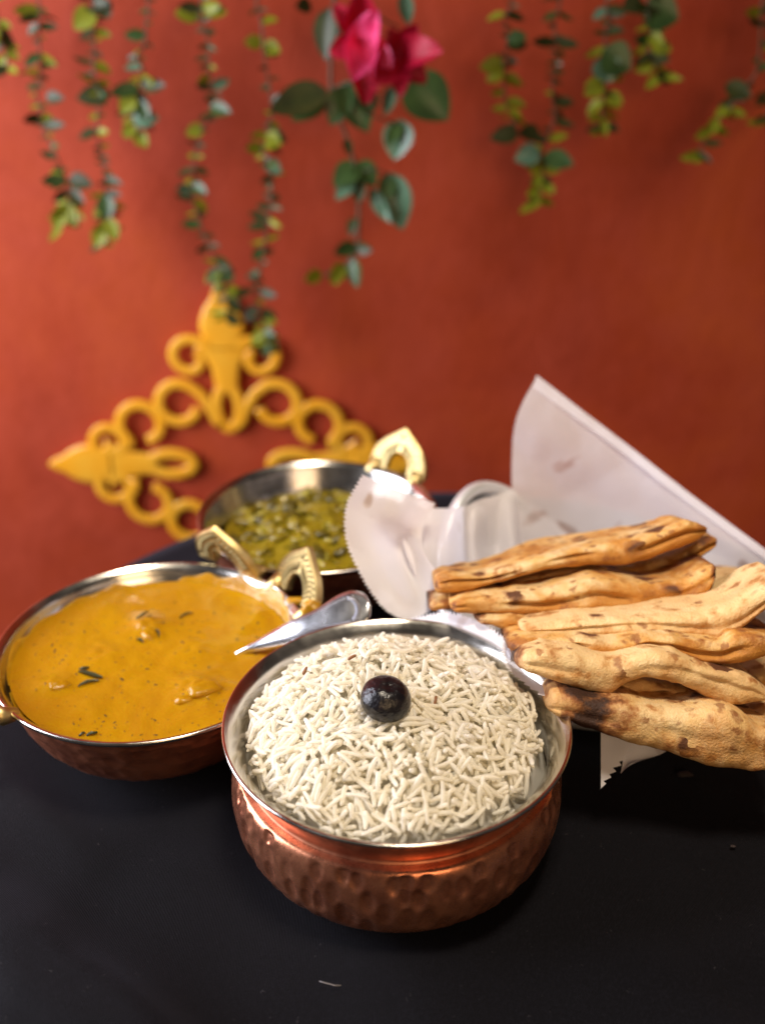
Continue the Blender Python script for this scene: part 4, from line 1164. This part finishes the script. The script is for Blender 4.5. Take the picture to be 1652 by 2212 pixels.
vine('vine right of the flowers, beside the one with a lime tip', [(1106, -5), (1090, 36), (1096, 88), (1088, 132), (1090, 168), (1090, 208), (1098, 237), (1118, 275)], lime=0.12,
     extra=[(1095, 85, 1138, 78, 1.2, 'leaf_mid'), (1090, 138, 1036, 145, 1.1, 'leaf_lime'), (1095, 130, 1118, 135, 1.0, 'leaf_dark'), (1120, 285, 1058, 298, 1.0, 'leaf_dark')])
vine('vine right of the flowers ending in a cluster of lime leaves', [(1210, -5), (1198, 40), (1198, 92), (1198, 140), (1194, 180), (1194, 220), (1198, 253), (1182, 297), (1168, 333), (1172, 370), (1168, 410), (1158, 440)], lime=0.12,
     extra=[(1200, 92, 1145, 92, .8, 'leaf_dark'), (1200, 92, 1250, 97, .8, 'leaf_dark'), (1165, 285, 1115, 290, 1.4, 'leaf_dark'), (1165, 325, 1112, 345, 1.3, 'leaf_cool'), (1175, 335, 1238, 358, 1.3, 'leaf_mid'), (1168, 375, 1150, 405, 1.3, 'leaf_lime'), (1168, 390, 1195, 420, 1.3, 'leaf_lime'), (1160, 415, 1148, 455, 1.3, 'leaf_lime')])
vine('vine with one broad round leaf, in the right half', [(1310, -5), (1314, 40), (1306, 88), (1316, 140), (1306, 180), (1302, 215), (1302, 249), (1306, 289)], lime=0.12,
     extra=[(1300, 110, 1362, 150, 1.7, 'leaf_mid'), (1300, 120, 1318, 178, 1.8, 'leaf_cool'), (1305, 180, 1262, 204, 1.2, 'leaf_lime'), (1308, 205, 1345, 222, 1.2, 'leaf_lime'), (1302, 255, 1306, 298, .9, 'leaf_lime')])
vine('short vine at upper right with a large leaf near the top', [(1400, -5), (1398, 30), (1402, 64), (1396, 92), (1410, 136), (1430, 165)], lime=0.2,
     extra=[(1390, 15, 1466, 40, 1.7, 'leaf_mid'), (1385, 0, 1345, 18, 1.6, 'leaf_dark'), (1405, 85, 1365, 90, 1.2, 'leaf_mid'), (1405, 95, 1450, 108, 1.2, 'leaf_lime')])
vine('vine at the right edge trailing down to the left', [(1647, -5), (1643, 60), (1639, 120), (1631, 160), (1595, 204), (1567, 245), (1543, 266), (1507, 330)], lime=0.08, dens=0.0125,
     extra=[(1565, 182, 1620, 212, 1.3, 'leaf_dark'), (1545, 255, 1535, 290, 1.2, 'leaf_lime'), (1512, 325, 1500, 352, 1.6, 'leaf_lime')])
vine('sliver of vine cut off by the right edge', [(1668, 100), (1665, 200), (1658, 250), (1650, 270)], dens=0.012)

# flowering branch
fb_pts = [(722, -10), (716, 100), (716, 200), (735, 260), (750, 300), (770, 380), (775, 480), (768, 540), (745, 575), (700, 596)]
P3 = [at(x, y, VY-0.02) for x, y in fb_pts]; P3 = [P3[0]+Vector((0, 0, 0.15))]+P3
S = [Vector(p) for p in smooth_prof([tuple(p) for p in P3], 70)]
fb = empty('flowering_branch', S[-1]); tag(fb, 'hanging branch with broad glossy leaves and two crimson flowers', 'branch')
link('stem', mesh('branch_stem', *tube([s-fb.location for s in S], 0.0015, 6)), M['stem'], fb)
for a, b in (((735, 255), (860, 270)), ((770, 375), (845, 380)), ((716, 190), (890, 170)), ((722, 20), (862, 60))):
    q0, q1 = at(*a, VY-0.02), at(*b, VY-0.025)
    link('twig', mesh('twig', *tube([q0-fb.location, (q0+q1)/2-fb.location+Vector((0, -0.004, 0.006)), q1-fb.location], 0.0009, 5)), M['stem'], fb)
for x0, y0, x1, y1, ws, mat in [
        (708, 195, 585, 250, 1.15, 'leaf_dark'), (705, 205, 630, 258, 1.0, 'leaf_mid'), (712, 15, 700, 130, 0.9, 'leaf_dark'), (722, 20, 740, 80, 1.0, 'leaf_cool'), (740, 175, 795, 285, 1.0, 'leaf_mid'), (745, 190, 715, 270, 1.2, 'leaf_mid'),
        (790, 185, 800, 250, 1.2, 'leaf_dark'), (848, 185, 828, 252, 0.9, 'leaf_cool'), (880, 165, 968, 258, 1.35, 'leaf_mid'), (868, 258, 850, 345, 1.3, 'leaf_cool'), (865, 262, 838, 320, 1.0, 'leaf_mid'),
        (775, 355, 720, 400, 1.3, 'leaf_mid'), (770, 350, 812, 400, 1.3, 'leaf_mid'), (765, 385, 725, 430, 1.0, 'leaf_cool'), (775, 390, 780, 440, 1.4, 'leaf_dark'), (800, 405, 848, 480, 0.75, 'leaf_cool'), (842, 372, 868, 497, 0.95, 'leaf_cool'), (840, 375, 830, 440, 1.0, 'leaf_mid'),
        (872, -15, 880, 58, 1.0, 'leaf_cool'), (770, 530, 720, 550, 1.2, 'leaf_mid'), (768, 535, 808, 540, 1.2, 'leaf_dark'), (762, 555, 770, 622, 1.0, 'leaf_mid'), (745, 570, 712, 612, 1.3, 'leaf_lime'), (735, 585, 725, 615, 1.2, 'leaf_lime'), (695, 590, 655, 605, 1.3, 'leaf_lime'),
        (768, 470, 755, 510, 1.0, 'leaf_dark'), (672, 10, 640, 15, 1.3, 'leaf_dark'), (748, 300, 755, 335, 0.9, 'leaf_dark')]:
    put_leaf(fb, at(x0, y0, VY-0.02), at(x1, y1, VY-0.03), ws, mat, vr.randrange(2), Vector((vr.uniform(-.6, .3), -0.8, vr.uniform(0, .6))))
def petal_mesh(w, cup):
    v = []; n, m2 = 10, 7
    for i in range(n):
        s_ = i/(n-1); ww = w*math.sin(PI*(0.08+0.80*s_))**0.8
        for j in range(m2):
            t = -1+2*j/(m2-1)
            v.append((t*ww/2, s_-0.08*t*t*s_, cup*s_*(1-s_)*2+0.22*t*t*ww+0.05*math.sin(t*5+s_*4)*s_))
    f = grid_faces(n, m2); k = len(v)
    return v+[(x, y, z-0.015) for x, y, z in v], f+[tuple(reversed([i+k for i in q])) for q in f]
PM = {}
for mat in ('petal_red', 'petal_pink'):
    PM[mat] = []
    for w, c in ((0.85, 0.3), (1.0, 0.15)):
        me = mesh('petal', *petal_mesh(w, c)); me.materials.append(M[mat]); PM[mat].append(me)
for cx, cy, petals in ((782, 92, [(735, 30, 'petal_red'), (778, 5, 'petal_red'), (806, 40, 'petal_pink'), (728, 108, 'petal_red'), (800, 145, 'petal_pink'), (770, 150, 'petal_pink'), (790, 192, 'petal_red'), (830, 130, 'petal_pink')]),
                       (858, 125, [(845, 75, 'petal_red'), (890, 70, 'petal_red'), (930, 112, 'petal_red'), (905, 165, 'petal_red'), (862, 188, 'petal_red'), (822, 165, 'petal_red'), (880, 150, 'petal_red')])):
    c = at(cx, cy, VY-0.045); fl = empty('flower', c-fb.location); fl.parent = fb
    for k, (x, y, mat) in enumerate(petals):
        tip = at(x, y, VY-0.05-0.012*(k % 3)); dv = tip-c; L = dv.length; yv = dv.normalized(); fz = Vector((0.1, -1, 0.25)); z = (fz-yv*fz.dot(yv)).normalized(); xv = yv.cross(z)
        o = link('petal', PM[mat][k % 2], None, fl)
        o.matrix_local = Matrix.Translation((0, -0.002*k, 0)) @ Matrix((xv, yv, z)).transposed().to_4x4() @ Matrix.Diagonal((max(L*0.8, 0.019), L*1.3, max(L, 0.02), 1))

# ------------------------------------------------------------------ lint and crumbs on the cloth
q = atz(713, 2127, ZT+0.003)
lt = link('lint_thread', mesh('lint_thread', *tube([(-0.0042, 0.0012, 0.0004), (-0.0022, 0.0004, 0.0006), (0, 0, 0.0003), (0.0016, -0.0007, 0.0005), (0.0042, -0.0005, 0.0002)], 0.00018, 5)), M['lint'], None, q)
tag(lt, 'tiny pale lint thread on the black cloth in front of the rice pot', 'thread')
for px, py, lab, s_ in ((1582, 1828, 'tiny crumb on the black cloth at the right, apart from the flatbread', 0.0008), (1478, 1672, 'flat flake of crust on the black cloth under the lowest flatbread', 0.0022)):
    v, f = blob(s_*1.6, s_*0.8, s_*0.25, px*0.01, 12, 7, 0.5, 2.0)
    o = link('crumb', mesh('crumb', v, f), M['crumb'], None, atz(px, py, ZT+0.0008)); tag(o, lab, 'crumb', 'crumbs on the cloth')
